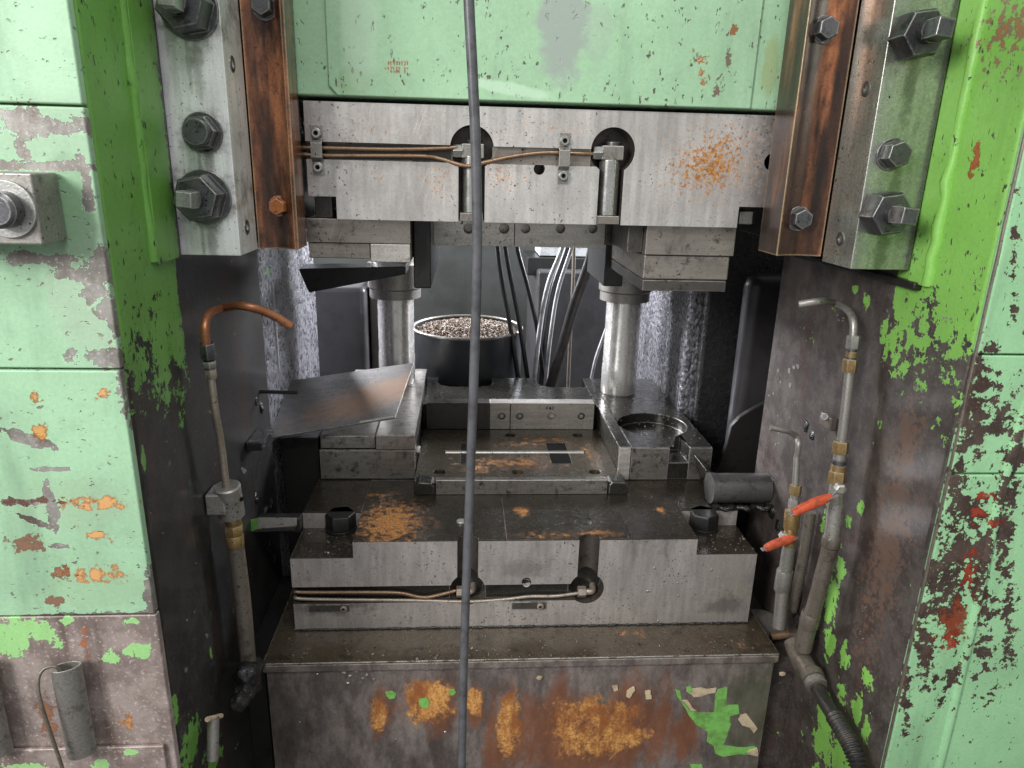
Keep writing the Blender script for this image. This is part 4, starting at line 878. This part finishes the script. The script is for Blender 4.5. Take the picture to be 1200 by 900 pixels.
for px, py, r in ((290, 790, .02), (296, 802, .016), (286, 812, .017), (280, 822, .015), (300, 780, .014)):
    p = px_(px, py, xp + .008); bm = bmesh.new(); bmesh.ops.create_icosphere(bm, subdivisions=3, radius=r)
    for v in bm.verts: v.co = v.co * (1 + .18 * math.sin(v.co.x * 300 + px) * math.cos(v.co.z * 260)) + p
    mk('grease_lump', bm, 'grease', lpz, 0, 80)
def lumps(parent, spots, X):
    for px, py, r_ in spots:
        p = onX(px, py, X); bm = bmesh.new(); bmesh.ops.create_icosphere(bm, subdivisions=3, radius=r_)
        for v in bm.verts: v.co = Vector((v.co.x * .5, v.co.y, v.co.z * 1.3)) * (1 + .22 * math.sin(v.co.x * 420 + px) * math.cos(v.co.z * 380 + py) + .1 * math.sin(v.co.y * 900)) + p
        mk('grease_lump', bm, 'grease', parent, 0, 80)
lumps(colL, ((312, 600, .012), (318, 590, .010), (308, 612, .009), (316, 640, .012), (300, 585, .008), (322, 655, .010), (306, 478, .008), (300, 470, .006)), XL)
# small grey drain tube stub at the lower left
dr = thing('drain_stub', tuple(px_(250, 885, XL + .02)), 'short pale grey tube stub with white cap, bottom of left wall', 'tube')
CY('stub', 'galv', dr, px_(249, 890, XL + .02), px_(250, 841, XL + .02), .0085, 20)
CY('cap', 'cream_fleck', dr, px_(243, 843, XL + .02), px_(259, 839, XL + .022), .0038, 14)
# stop bar with green painted end
sb = thing('stop_bar', tuple(onY(320, 622, 1.2)), 'flat bar with green painted end beside the left hex bolt', 'stop bar')
bm = bmesh.new()
A = [onY(288, 610, 1.20), onY(303, 606, 1.185), onY(303, 620, 1.185), onY(289, 624, 1.20)]
C_ = [A[0] + Vector((.085, .012, -.012)), A[1] + Vector((.066, .012, -.008)), A[2] + Vector((.066, .012, -.001)), A[3] + Vector((.085, .012, -.003))]
va = [bm.verts.new(p) for p in A]; vc = [bm.verts.new(p) for p in C_]
bm.faces.new(va); bm.faces.new(vc[::-1])
for i in range(4): bm.faces.new((va[i], vc[i], vc[(i + 1) % 4], va[(i + 1) % 4]))
mk('bar', bm, 'galv', sb, .001)
nn = (A[1] - A[0]).cross(A[3] - A[0]).normalized(); nn = nn if nn.y < 0 else -nn
flake(sb, [A[0].lerp(A[2], .06), A[1].lerp(A[3], .06), A[2].lerp(A[0], .06), A[3].lerp(A[1], .06)], 'green_fleck', nn, .0006)
B('bracket', 'black_metal', sb, XL + .001, A[0].x + .09, 1.225, 1.25, A[2].z - .03, A[2].z - .001, .002)
# rod sticking out of the left wall
p = onX(305, 459, XL + .001)
tag(CY('steel_pin', 'black_metal', None, (XL - .004, p.y, p.z), tuple(onY(349, 460, p.y)), .0035, 14), 'thin dark steel pin sticking out of the left inner wall', 'pin')
p = onX(300, 505, XL)
tag(B('wall_bracket', 'grease', None, XL + .0005, XL + .03, p.y - .07, p.y + .01, p.z - .012, p.z + .004, .003), 'small black greasy bracket on left wall below the pin', 'bracket')

# ---------------------------------------------------------------- pipes on the right wall
xq = XR - .032
def qx(x, y, X=xq): v = onX(x, y, X); return Vector((v.x, v.y, v.z))
bp = thing('blow_pipe', tuple(qx(940, 760)), 'tall blow pipe with bent nozzle and orange valve lever, right wall', 'pipe', 'blow pipes on the right wall')
n0 = qx(1000, 395)
TB('nozzle', 'galv', bp, [n0, qx(1000, 378), qx(994, 364), qx(980, 355) - Vector((.004, 0, 0)), tuple(onY(960, 353.5, n0.y + .01)), tuple(onY(936, 357, n0.y + .012))], .0058)
stack(bp, qx(1001, 393), qx(995, 436), [(0, .36, .0105, 'hex', 'galv'), (.36, .44, .0075, 'ring', 'bolt_dark'), (.44, .58, .0085, 'ring', 'brass'), (.58, .64, .0075, 'ring', 'bolt_dark'), (.64, 1, .0115, 'hex', 'brass')])
TB('steel_tube', 'galv', bp, [qx(996, 434), qx(991, 480), qx(986, 520)], .0076)
stack(bp, qx(986, 517), qx(980, 568), [(0, .28, .0125, 'hex', 'brass'), (.28, .42, .0095, 'ring', 'galv'), (.42, .54, .0105, 'ring', 'bolt_dark'), (.54, .68, .0115, 'ring', 'brass'), (.68, 1, .0135, 'hex', 'brass')])
stack(bp, qx(981, 566), qx(978, 596), [(0, 1, .0115, 'valve', 'galv')])
TB('lower_pipe', 'galv', bp, [qx(979, 590), qx(974, 635)], .0125)
stack(bp, qx(975, 628), qx(973, 640), [(0, 1, .0145, 'ring', 'galv_dirty')])
TB('lower_pipe', 'galv_dirty', bp, [qx(973, 640), qx(960, 690), qx(950, 725)], .0128)
stack(bp, qx(951, 718), qx(947, 734), [(0, 1, .0155, 'ring', 'galv_dirty')])
TB('lower_pipe', 'galv_dirty', bp, [qx(947, 732), qx(941, 760)], .0145)
def lever(parent, a, b, base):
    a, b = Vector(a), Vector(b); d = (b - a); L = d.length; d.normalize(); up = Vector((0, 0, 1)); w = d.cross(up).normalized(); u = w.cross(d)
    bm = bmesh.new(); n = 10; rr = []
    sq = lambda v: math.copysign(abs(v) ** .45, v)
    for i in range(n + 1):
        t = i / n; hw = .0056 * (1 if t > .1 else .7) * (1 if t < .93 else .7); hh = .0068 * (0.75 + .3 * math.sin(t * 3.1)); c = a + d * L * t + u * (.002 * math.sin(t * 3.1))
        rr.append([bm.verts.new(c + w * (hw * sq(math.cos(k * math.pi / 6))) + u * (hh * sq(math.sin(k * math.pi / 6)))) for k in range(12)])
    for p, q in zip(rr, rr[1:]):
        for k in range(12): bm.faces.new((p[k], p[(k + 1) % 12], q[(k + 1) % 12], q[k]))
    bm.faces.new(rr[0][::-1]); bm.faces.new(rr[-1])
    h = mk('valve_lever', bm, 'orange', parent, 0, 40)
    bm = bmesh.new(); e = b + d * .006; vs = [bm.verts.new(q_ + w * x_ + u * y_) for q_ in (a - d * .004, e) for x_, y_ in ((-.0045, -.0012), (.0045, -.0012), (.0045, .0012), (-.0045, .0012))]
    bm.faces.new(vs[:4][::-1]); bm.faces.new(vs[4:])
    for k in range(4): bm.faces.new((vs[k], vs[(k + 1) % 4], vs[4 + (k + 1) % 4], vs[4 + k]))
    mk('lever_strip', bm, 'galv', h, .0004)
    bm = bmesh.new(); cyl(bm, base, a + d * .004, .0035, 8); rings(bm, Vector(base), (-.2, -1, 0), [(-.004, .009), (.006, .009), (.008, .006)], 6)
    mk('lever_hub', bm, 'galv', parent, .0004)
    return h
v0 = qx(984, 572, xq - .014); lever(bp, onY(974, 582, v0.y - .012), onY(929, 602, v0.y - .02), v0)
# second pipe
xq2 = XR - .045
def q2(x, y): return qx(x, y, xq2)
b2p = thing('blow_pipe', tuple(q2(915, 735)), 'short blow pipe with bent nozzle, behind the tall one', 'pipe', 'blow pipes on the right wall')
n1 = q2(934, 535)
TB('nozzle', 'galv', b2p, [n1, q2(936, 520), q2(933, 511) , tuple(onY(922, 505, n1.y + .002)), tuple(onY(903, 501, n1.y + .004))], .0052)
TB('steel_tube', 'galv', b2p, [n1, q2(932, 572)], .0058)
stack(b2p, q2(933, 568), q2(929, 600), [(0, .36, .0105, 'hex', 'brass'), (.36, .52, .0075, 'ring', 'galv'), (.52, 1, .0095, 'hex', 'galv')])
stack(b2p, q2(929, 598), q2(925, 640), [(0, .5, .0135, 'valve', 'brass'), (.5, 1, .0115, 'valve', 'brass')])
TB('lower_pipe', 'galv', b2p, [q2(925, 638), q2(918, 685)], .0115)
stack(b2p, q2(920, 668), q2(916, 692), [(0, 1, .0142, 'ring', 'galv')])
TB('lower_pipe', 'galv', b2p, [q2(917, 690), q2(913, 735)], .0118)
w0 = q2(926, 628) - Vector((.012, .0, 0)); lever(b2p, onY(932, 630, w0.y - .014), onY(896, 643, w0.y - .018), w0)
TB('back_pipe', 'galv_dirty', b2p, [qx(950, 600, XR - .014), qx(940, 660, XR - .014), qx(928, 715, XR - .014)], .0095)
# junction, flange and corrugated hose
jn = thing('pipe_junction', tuple(qx(940, 790)), 'greasy pipe tee and elbow at the foot of the right pipes', 'pipe fitting')
TB('tee', 'galv_dirty', jn, [qx(930, 752), qx(936, 768), qx(944, 785)], .0175)
TB('elbow', 'galv_dirty', jn, [qx(941, 775), qx(950, 790), qx(958, 806)], .0165)
stack(jn, qx(950, 788), qx(957, 803), [(0, .5, .019, 'ring', 'galv_dirty'), (.6, 1, .0178, 'ring', 'galv')])
CY('cross_pin', 'tube_steel', jn, tuple(onY(903, 746, 1.13)), tuple(onY(936, 741, 1.13)), .008, 18)
b = bmesh.new(); p = onY(898, 733, 1.16); rings(b, (p.x, 1.17, p.z - .002), (.1, -.15, 1), [(0, .036), (.004, .036)], 32); mk('flange', b, 'galv', jn, .001)
hs = thing('corrugated_hose', tuple(qx(1005, 895)), 'black corrugated hose running down the lower right wall', 'hose')
hp = smoothpath([qx(956, 802), qx(966, 822), qx(984, 850), qx(1000, 880), qx(1010, 915), qx(1018, 960)], 40)
bm = bmesh.new(); tube(bm, hp, .0125, 18, 1, rf=lambda i, n: 1 + (.16 * math.sin(i * 1.05) if i > 62 else -.08)); mk('hose_body', bm, 'hose_dark', hs, 0, 80)
# greasy wall fittings and marks on the right wall
wf = thing('wall_clip', tuple(qx(972, 498, XR - .006)), 'small dark clip on the right wall behind the tall pipe', 'clip')
B('clip_plate', 'galv_dirty', wf, XR - .012, XR - .0005, qx(975, 490, XR).y - .02, qx(975, 490, XR).y + .02, qx(970, 498, XR).z, qx(970, 482, XR).z, .002)
CY('clip_screw', 'bolt_dark', wf, qx(966, 488, XR - .012), qx(966, 488, XR - .017), .006, 12)
lumps(colR, ((905, 600, .012), (898, 585, .010), (912, 615, .009), (925, 700, .012), (935, 725, .014), (918, 722, .010), (905, 565, .008), (945, 500, .008), (952, 510, .007), (955, 740, .012)), XR)
# paint flakes and pale glint specks on the walls
nX = (-1, 0, 0)
def wallflake(px, py, w, h, mat='green_fleck', X=XR, par=None, n=nX, split=1):
    for m in range(split):
        cx_, cy_ = (px, py) if split == 1 else (px + random.uniform(-w, w), py + random.uniform(-h, h)); ww, hh = (w, h) if split == 1 else (w * .32, h * .32)
        k = random.randint(6, 9)
        pts = [onX(cx_ + ww * f * math.cos(i * 6.283 / k), cy_ + hh * f * math.sin(i * 6.283 / k), X) for i, f in enumerate([random.uniform(.5, 1.15) for _ in range(k)])]
        flake(par or colR, pts, mat, n, .0009, .05, name='paint_flake' if mat != 'galv' else 'glint_speck')
for a in ((938, 850, 3, 24), (933, 880, 3, 16), (955, 855, 2, 18), (949, 820, 2, 8)):
    pts = [onY(a[0] + a[2] * math.cos(i * .8) * random.uniform(.6, 1.1), a[1] + a[3] * math.sin(i * .8) * random.uniform(.6, 1.1), 1.085) for i in range(8)]
    flake(colR, pts, 'cream_fleck', nY, .0009, .03)
for a in ((1013, 711, 2, 2.5), (1013, 718, 1.5, 3), (1008, 740, 1.5, 3), (1012, 748, 2, 3), (1025, 755, 1, 4), (1076, 457, 5, 6), (1057, 405, 2, 4), (1062, 418, 2, 2), (930, 440, 6, 12), (913, 440, 3, 8), (908, 465, 2, 6), (985, 372, 5, 4), (1040, 372, 2, 8), (1078, 370, 4, 3), (1110, 375, 5, 5)):
    wallflake(*a, mat='galv', split=4 if a[2] > 2 else 2)  # pale specks placed as glints on the right wall
nXl = (1, 0, 0)
for a in ((285, 551, 3, 4), (246, 483, 2, 3), (190, 625, 1.2, 1.5), (229, 660, 1.2, 1.2), (219, 727, 1.2, 1.5), (242, 745, 1.5, 3), (218, 785, 1.5, 4)):
    wallflake(*a, mat='galv', X=XL, par=colL, n=nXl)  # pale specks placed as glints on the left wall

# ---------------------------------------------------------------- things behind the dies
# chute
ch = thing('sheet_chute', (-.25, 1.5, -.56), 'bent grey steel sheet sloping down beside the left pillar', 'chute')
P1, P2, P3 = onY(316, 513, 1.395), onY(463, 489, 1.395), onY(485, 425, 1.62)
P4 = P1 + P3 - P2 + Vector((-.03, 0, .0))
bm = bmesh.new(); n = (P2 - P1).cross(P4 - P1).normalized(); n = n if n.z > 0 else -n; th = n * .004
a = [bm.verts.new(p) for p in (P1, P2, P3, P4)]; b = [bm.verts.new(p - th) for p in (P1, P2, P3, P4)]
bm.faces.new(a); bm.faces.new(b[::-1])
for i in range(4): bm.faces.new((a[i], b[i], b[(i + 1) % 4], a[(i + 1) % 4]))
mk('sheet', bm, 'chute', ch, .0008)
bm = bmesh.new(); tube(bm, [P1.lerp(P2, .72) + Vector((0, -.001, .002)), P1.lerp(P2, .985) + Vector((0, -.001, .002))], .0025, 8, 2); mk('bright_edge', bm, 'rail_bright', ch)  # brighter strip along part of the front edge
B('chute_support', 'black_metal', ch, -.388, -.31, 1.43, 1.60, -.9, -.565, .003)
# rear columns
rl = thing('rear_column', (-.47, 1.9, -1.70), 'shiny grained rear column seen behind the left wall', 'machine column', 'rear press columns')
XRL = onY(372, 370, 1.95).x
B('column_body', 'grainy', rl, -.95, XRL, 1.395, 1.95, -1.70, .9, .012)
TB('cable_strip', 'white_hose', rl, [onX(318, 330, XRL) * 1.0, onX(322, 380, XRL), onX(326, 432, XRL)], .004)
wallflake(313, 318, 2, 7, X=XRL, par=rl, n=(1, 0, 0))
rr_ = thing('rear_column', (.6, 1.9, -1.70), 'shiny grained rear column seen behind the right pillar', 'machine column', 'rear press columns')
XRR = .535
ya, yb2 = onX(800, 440, XRR).y, onX(748, 400, XRR).y
B('column_body', 'grainy', rr_, XRR, 1.1, ya, 2.12, -1.70, .9, .012)
B('column_cover', 'grease', rr_, XRR + .03, 1.1, ya - .03, ya - .001, -1.70, .9, .01)
tag(B('dark_guard', 'cabinet', None, .615, .95, 1.50, 1.56, -1.2, onY(890, 322, 1.5).z, .03), 'dark rounded guard plate in the gap right of the lower die', 'guard')
b = bmesh.new(); c = onY(905, 555, 1.46)
pts = [(onY(x, y, 1.46).x, onY(x, y, 1.46).z) for x, y in ((835, 560), (843, 545), (852, 520), (857, 500), (868, 488), (885, 478), (905, 468), (930, 462), (930, 620), (840, 620))]
prism(b, pts, 1.46, 1.475, 'Y'); tag(mk('curved_plate', b, 'black_metal', None, .003), 'dark plate with curved top edge behind the round bar', 'plate')
# left rear dark housing
hb = thing('rear_housing', (-.33, 2.25, -1.70), 'dark smooth housing between rear left column and left pillar', 'housing')
a = onY(372, 440, 2.2); b2 = onY(428, 340, 2.2)
B('housing_body', 'cabinet', hb, a.x - .1, b2.x, 2.2, 2.5, -1.70, -.37, .02)
B('housing_edge', 'rail_dark', hb, b2.x + .004, onY(446, 340, 2.25).x, 2.25, 2.45, -1.70, -.36, .006)
df = thing('deflector_blade', tuple(onY(370, 336, 1.72)), 'dark thin deflector blade beside the left guide bush', 'blade')
A0, A1 = onY(368, 336, 1.68), onY(478, 311, 1.68)
bm = bmesh.new(); prism(bm, [(A0.x, A0.z - .004), (A1.x, A1.z - .012), (A1.x, A1.z + .006), (A0.x - .02, A0.z + .05)], 1.62, 1.70, 'Y'); mk('blade', bm, 'black_metal', df, .002)
# scrap drum
DC = Vector((.0073, 2.06, 0)); zr = onY(548, 383, 2.06).z; rd = (onY(612, 384, 2.06).x - onY(484, 384, 2.06).x) / 2
dm = thing('scrap_drum', (DC.x, DC.y, -1.70), 'dark round drum heaped with metal scrap behind the lower die', 'drum')
bm = bmesh.new(); rings(bm, (DC.x, DC.y, -1.70), (0, 0, 1), [(0, rd * .93), (.6, rd * .96), (.62, rd * .985), (.64, rd * .96), (-zr * 0 + (zr + 1.70) - .01, rd), (zr + 1.70, rd), (zr + 1.70, rd * .975), (zr + 1.70 - .12, rd * .96)], 56, cap=False); mk('drum_wall', bm, 'drum', dm, 0, 40)
bm = bmesh.new(); tube(bm, [(DC.x + rd * .99 * math.cos(i * math.pi / 32), DC.y + rd * .99 * math.sin(i * math.pi / 32), zr) for i in range(65)], .0045, 8, 1); mk('rim', bm, 'drum_rim', dm, 0, 80)
# scrap
rnd = random.Random(3); V = []; F = []
bmS = bmesh.new()
rings(bmS, (DC.x, DC.y, zr - .05), (0, 0, 1), [(0, rd * .96), (.025, rd * .95), (.045, rd * .6), (.05, .01)], 40)
for i in range(3600):
    r = rd * .93 * math.sqrt(rnd.random()); a = rnd.random() * 6.283; s = rnd.uniform(.0028, .0065)
    c = Vector((DC.x + r * math.cos(a), DC.y + r * math.sin(a), zr - .018 + .022 * (1 - (r / rd) ** 2) + rnd.uniform(-.003, .006)))
    q = Quaternion((rnd.gauss(0, 1), rnd.gauss(0, 1), rnd.gauss(0, 1), rnd.gauss(0, 1))).normalized()
    e = [Vector((x, y, z)) for x in (-1, 1) for y in (-1, 1) for z in (-1, 1)]
    vs = [bmS.verts.new(c + q @ Vector((p.x * s, p.y * s * .45, p.z * .0012))) for p in e]
    for f in ((0, 1, 3, 2), (4, 6, 7, 5), (0, 4, 5, 1), (2, 3, 7, 6), (0, 2, 6, 4), (1, 5, 7, 3)): bmS.faces.new([vs[k] for k in f])
M['scrap'] = metal('scrap_chips', srgb(116, 101, 88), srgb(74, 60, 50), 0.6, 0.15, 0.3, 0.3, 0, 0.5)
sc = mk('metal_scrap', bmS, 'scrap', None, 0, 20); tag(sc, 'small brown and grey metal chips heaped in the drum', 'scrap', kind='stuff')
# hoses
def hose(pts, Y, r, mat, label, name='hanging_hose', group='hoses hanging behind the dies'):
    P = [onY(x, y, Y + (dy[0] if dy else 0)) for x, y, *dy in pts]
    o = TB(name, mat, None, P, r, 8); return tag(o, label, 'hose', group)
hose([(581, 240), (583, 290), (590, 340), (600, 395), (611, 470)], 1.96, .0068, 'rubber_black', 'leftmost thin black hose crossing the scrap drum')
hose([(588, 240), (592, 290), (602, 345), (612, 400), (622, 470)], 1.98, .0068, 'rubber_black', 'thin black hose just right of the leftmost one, crossing the drum rim')
hose([(601, 240), (606, 290), (618, 335), (630, 390), (640, 470)], 2.0, .0062, 'rubber_black', 'thin black hose right of the scrap drum, leaning to the right')
hose([(672, 240), (659, 290), (642, 335), (632, 390), (624, 470)], 1.99, .0068, 'white_hose', 'leftmost pale shiny hose curving down beside the scrap drum')
hose([(678, 240), (665, 290), (648, 340), (640, 390), (632, 470)], 2.02, .0075, 'rubber_black', 'black hose between two pale hoses right of the drum')
hose([(682, 240), (670, 290), (654, 340), (645, 395), (637, 470)], 1.99, .0055, 'white_hose', 'second pale shiny hose beside the black one')
hose([(700, 250), (693, 300), (672, 360), (655, 420), (640, 470)], 1.97, .0155, 'hose_dark', 'thick dark hose slanting down left of the right pillar')
hose([(673, 260), (672, 320), (668, 400), (665, 470)], 2.15, .0055, 'galv_dirty', 'thin straight grey rod behind the thick slanting hose')
hose([(716, 370), (706, 398), (697, 425), (688, 470)], 2.0, .0048, 'white_hose', 'thin pale hose end low beside the right pillar')
wp = thing('rear_bright_slab', tuple(onY(650, 300, 3.0)), 'pale slab standing for a bright window blotch, with dark shelf, far behind the hoses', 'shelf')
a, b2 = onY(632, 300, 3.0), onY(690, 285, 3.0)
B('window_blotch_slab', 'white_hose', wp, a.x, b2.x, 3.0, 3.2, a.z, b2.z + .02, .004)  # pale colour stands in for a bright window blotch
B('shelf_edge', 'black_metal', wp, a.x - .05, b2.x + .2, 2.98, 3.25, a.z - .08, a.z - .004, .004)
a = onY(630, 350, 2.9)
tag(B('dark_cabinet', 'cabinet', None, a.x, a.x + .75, 2.9, 3.4, -1.70, onY(640, 318, 2.9).z, .01), 'dark cabinet far behind the hoses', 'cabinet')

# loose chips and crumbs lying on the bed and the lower die
bm = bmesh.new(); rnd = random.Random(11)
def chip(c, s):
    q = Quaternion((rnd.gauss(0, 1), rnd.gauss(0, 1), rnd.gauss(0, 1), rnd.gauss(0, 1))).normalized()
    o = [bm.verts.new(Vector(c) + q @ Vector((x * s * rnd.uniform(.6, 1.3), y * s * rnd.uniform(.5, 1), z * s * .35))) for x in (-1, 1) for y in (-1, 1) for z in (-1, 1)]
    for f in ((0, 1, 3, 2), (4, 6, 7, 5), (0, 4, 5, 1), (2, 3, 7, 6), (0, 2, 6, 4), (1, 5, 7, 3)): bm.faces.new([o[k] for k in f])
for i in range(170): chip((rnd.uniform(-.33, .56), 1.06 + abs(rnd.gauss(0, .035)) % .088, ZB + .0008), rnd.uniform(.0008, .0024))
for i in range(60): chip((rnd.uniform(-.195, .43), rnd.uniform(1.16, 1.33), ZP + .0008), rnd.uniform(.0007, .0018))
for i in range(70): chip((rnd.uniform(.44, .55), rnd.uniform(1.16, 1.26), -.6856), rnd.uniform(.0007, .002))
for i in range(60): chip((rnd.uniform(-.30, -.205), rnd.uniform(1.16, 1.26), -.6856), rnd.uniform(.0007, .002))
for i in range(90): chip((rnd.uniform(-.09, .32), rnd.uniform(1.36, 1.65), ZN + .0006), rnd.uniform(.0006, .0016))
for i in range(70): chip((rnd.uniform(.37, .53), rnd.uniform(1.42, 1.75), ZU + .0006), rnd.uniform(.0006, .0018))
tag(mk('metal_crumbs', bm, 'galv_dirty', None, 0, 20), 'tiny metal crumbs scattered over bed and lower die', 'crumbs', kind='stuff')
for (x, y, s_) in ((767, 666, 3), (759, 693, 3.4), (762, 693, 2.4), (746, 684, 1.8), (781, 678, 1.8), (794, 683, 2), (795, 698, 2.4), (814, 671, 1.6), (834, 668, 2.6), (842, 677, 2.2), (771, 728, 3), (775, 713, 1.4), (805, 690, 1.6), (785, 700, 1.6)):
    p = onY(x, y, YD); b = bmesh.new(); bmesh.ops.create_icosphere(b, subdivisions=2, radius=s_ * .00095)
    for v in b.verts: v.co = Vector((v.co.x, v.co.y * .5, v.co.z * 1.1)) + p
    mk('oil_drop', b, 'galv', ld, 0, 80)

# ---------------------------------------------------------------- hanging cable in front
tag(TB('hanging_cable', 'rubber_grey', None, [onY(548, -90, .70), onY(549.5, 0, .70), onY(554, 90, .70), onY(558, 190, .70), onY(559, 300, .70), onY(556, 420, .70), onY(551, 560, .70), onY(546.5, 680, .70), onY(543, 800, .70), onY(541, 910, .70)], .0049, 8), 'grey cable hanging straight down in front of the press', 'cable')
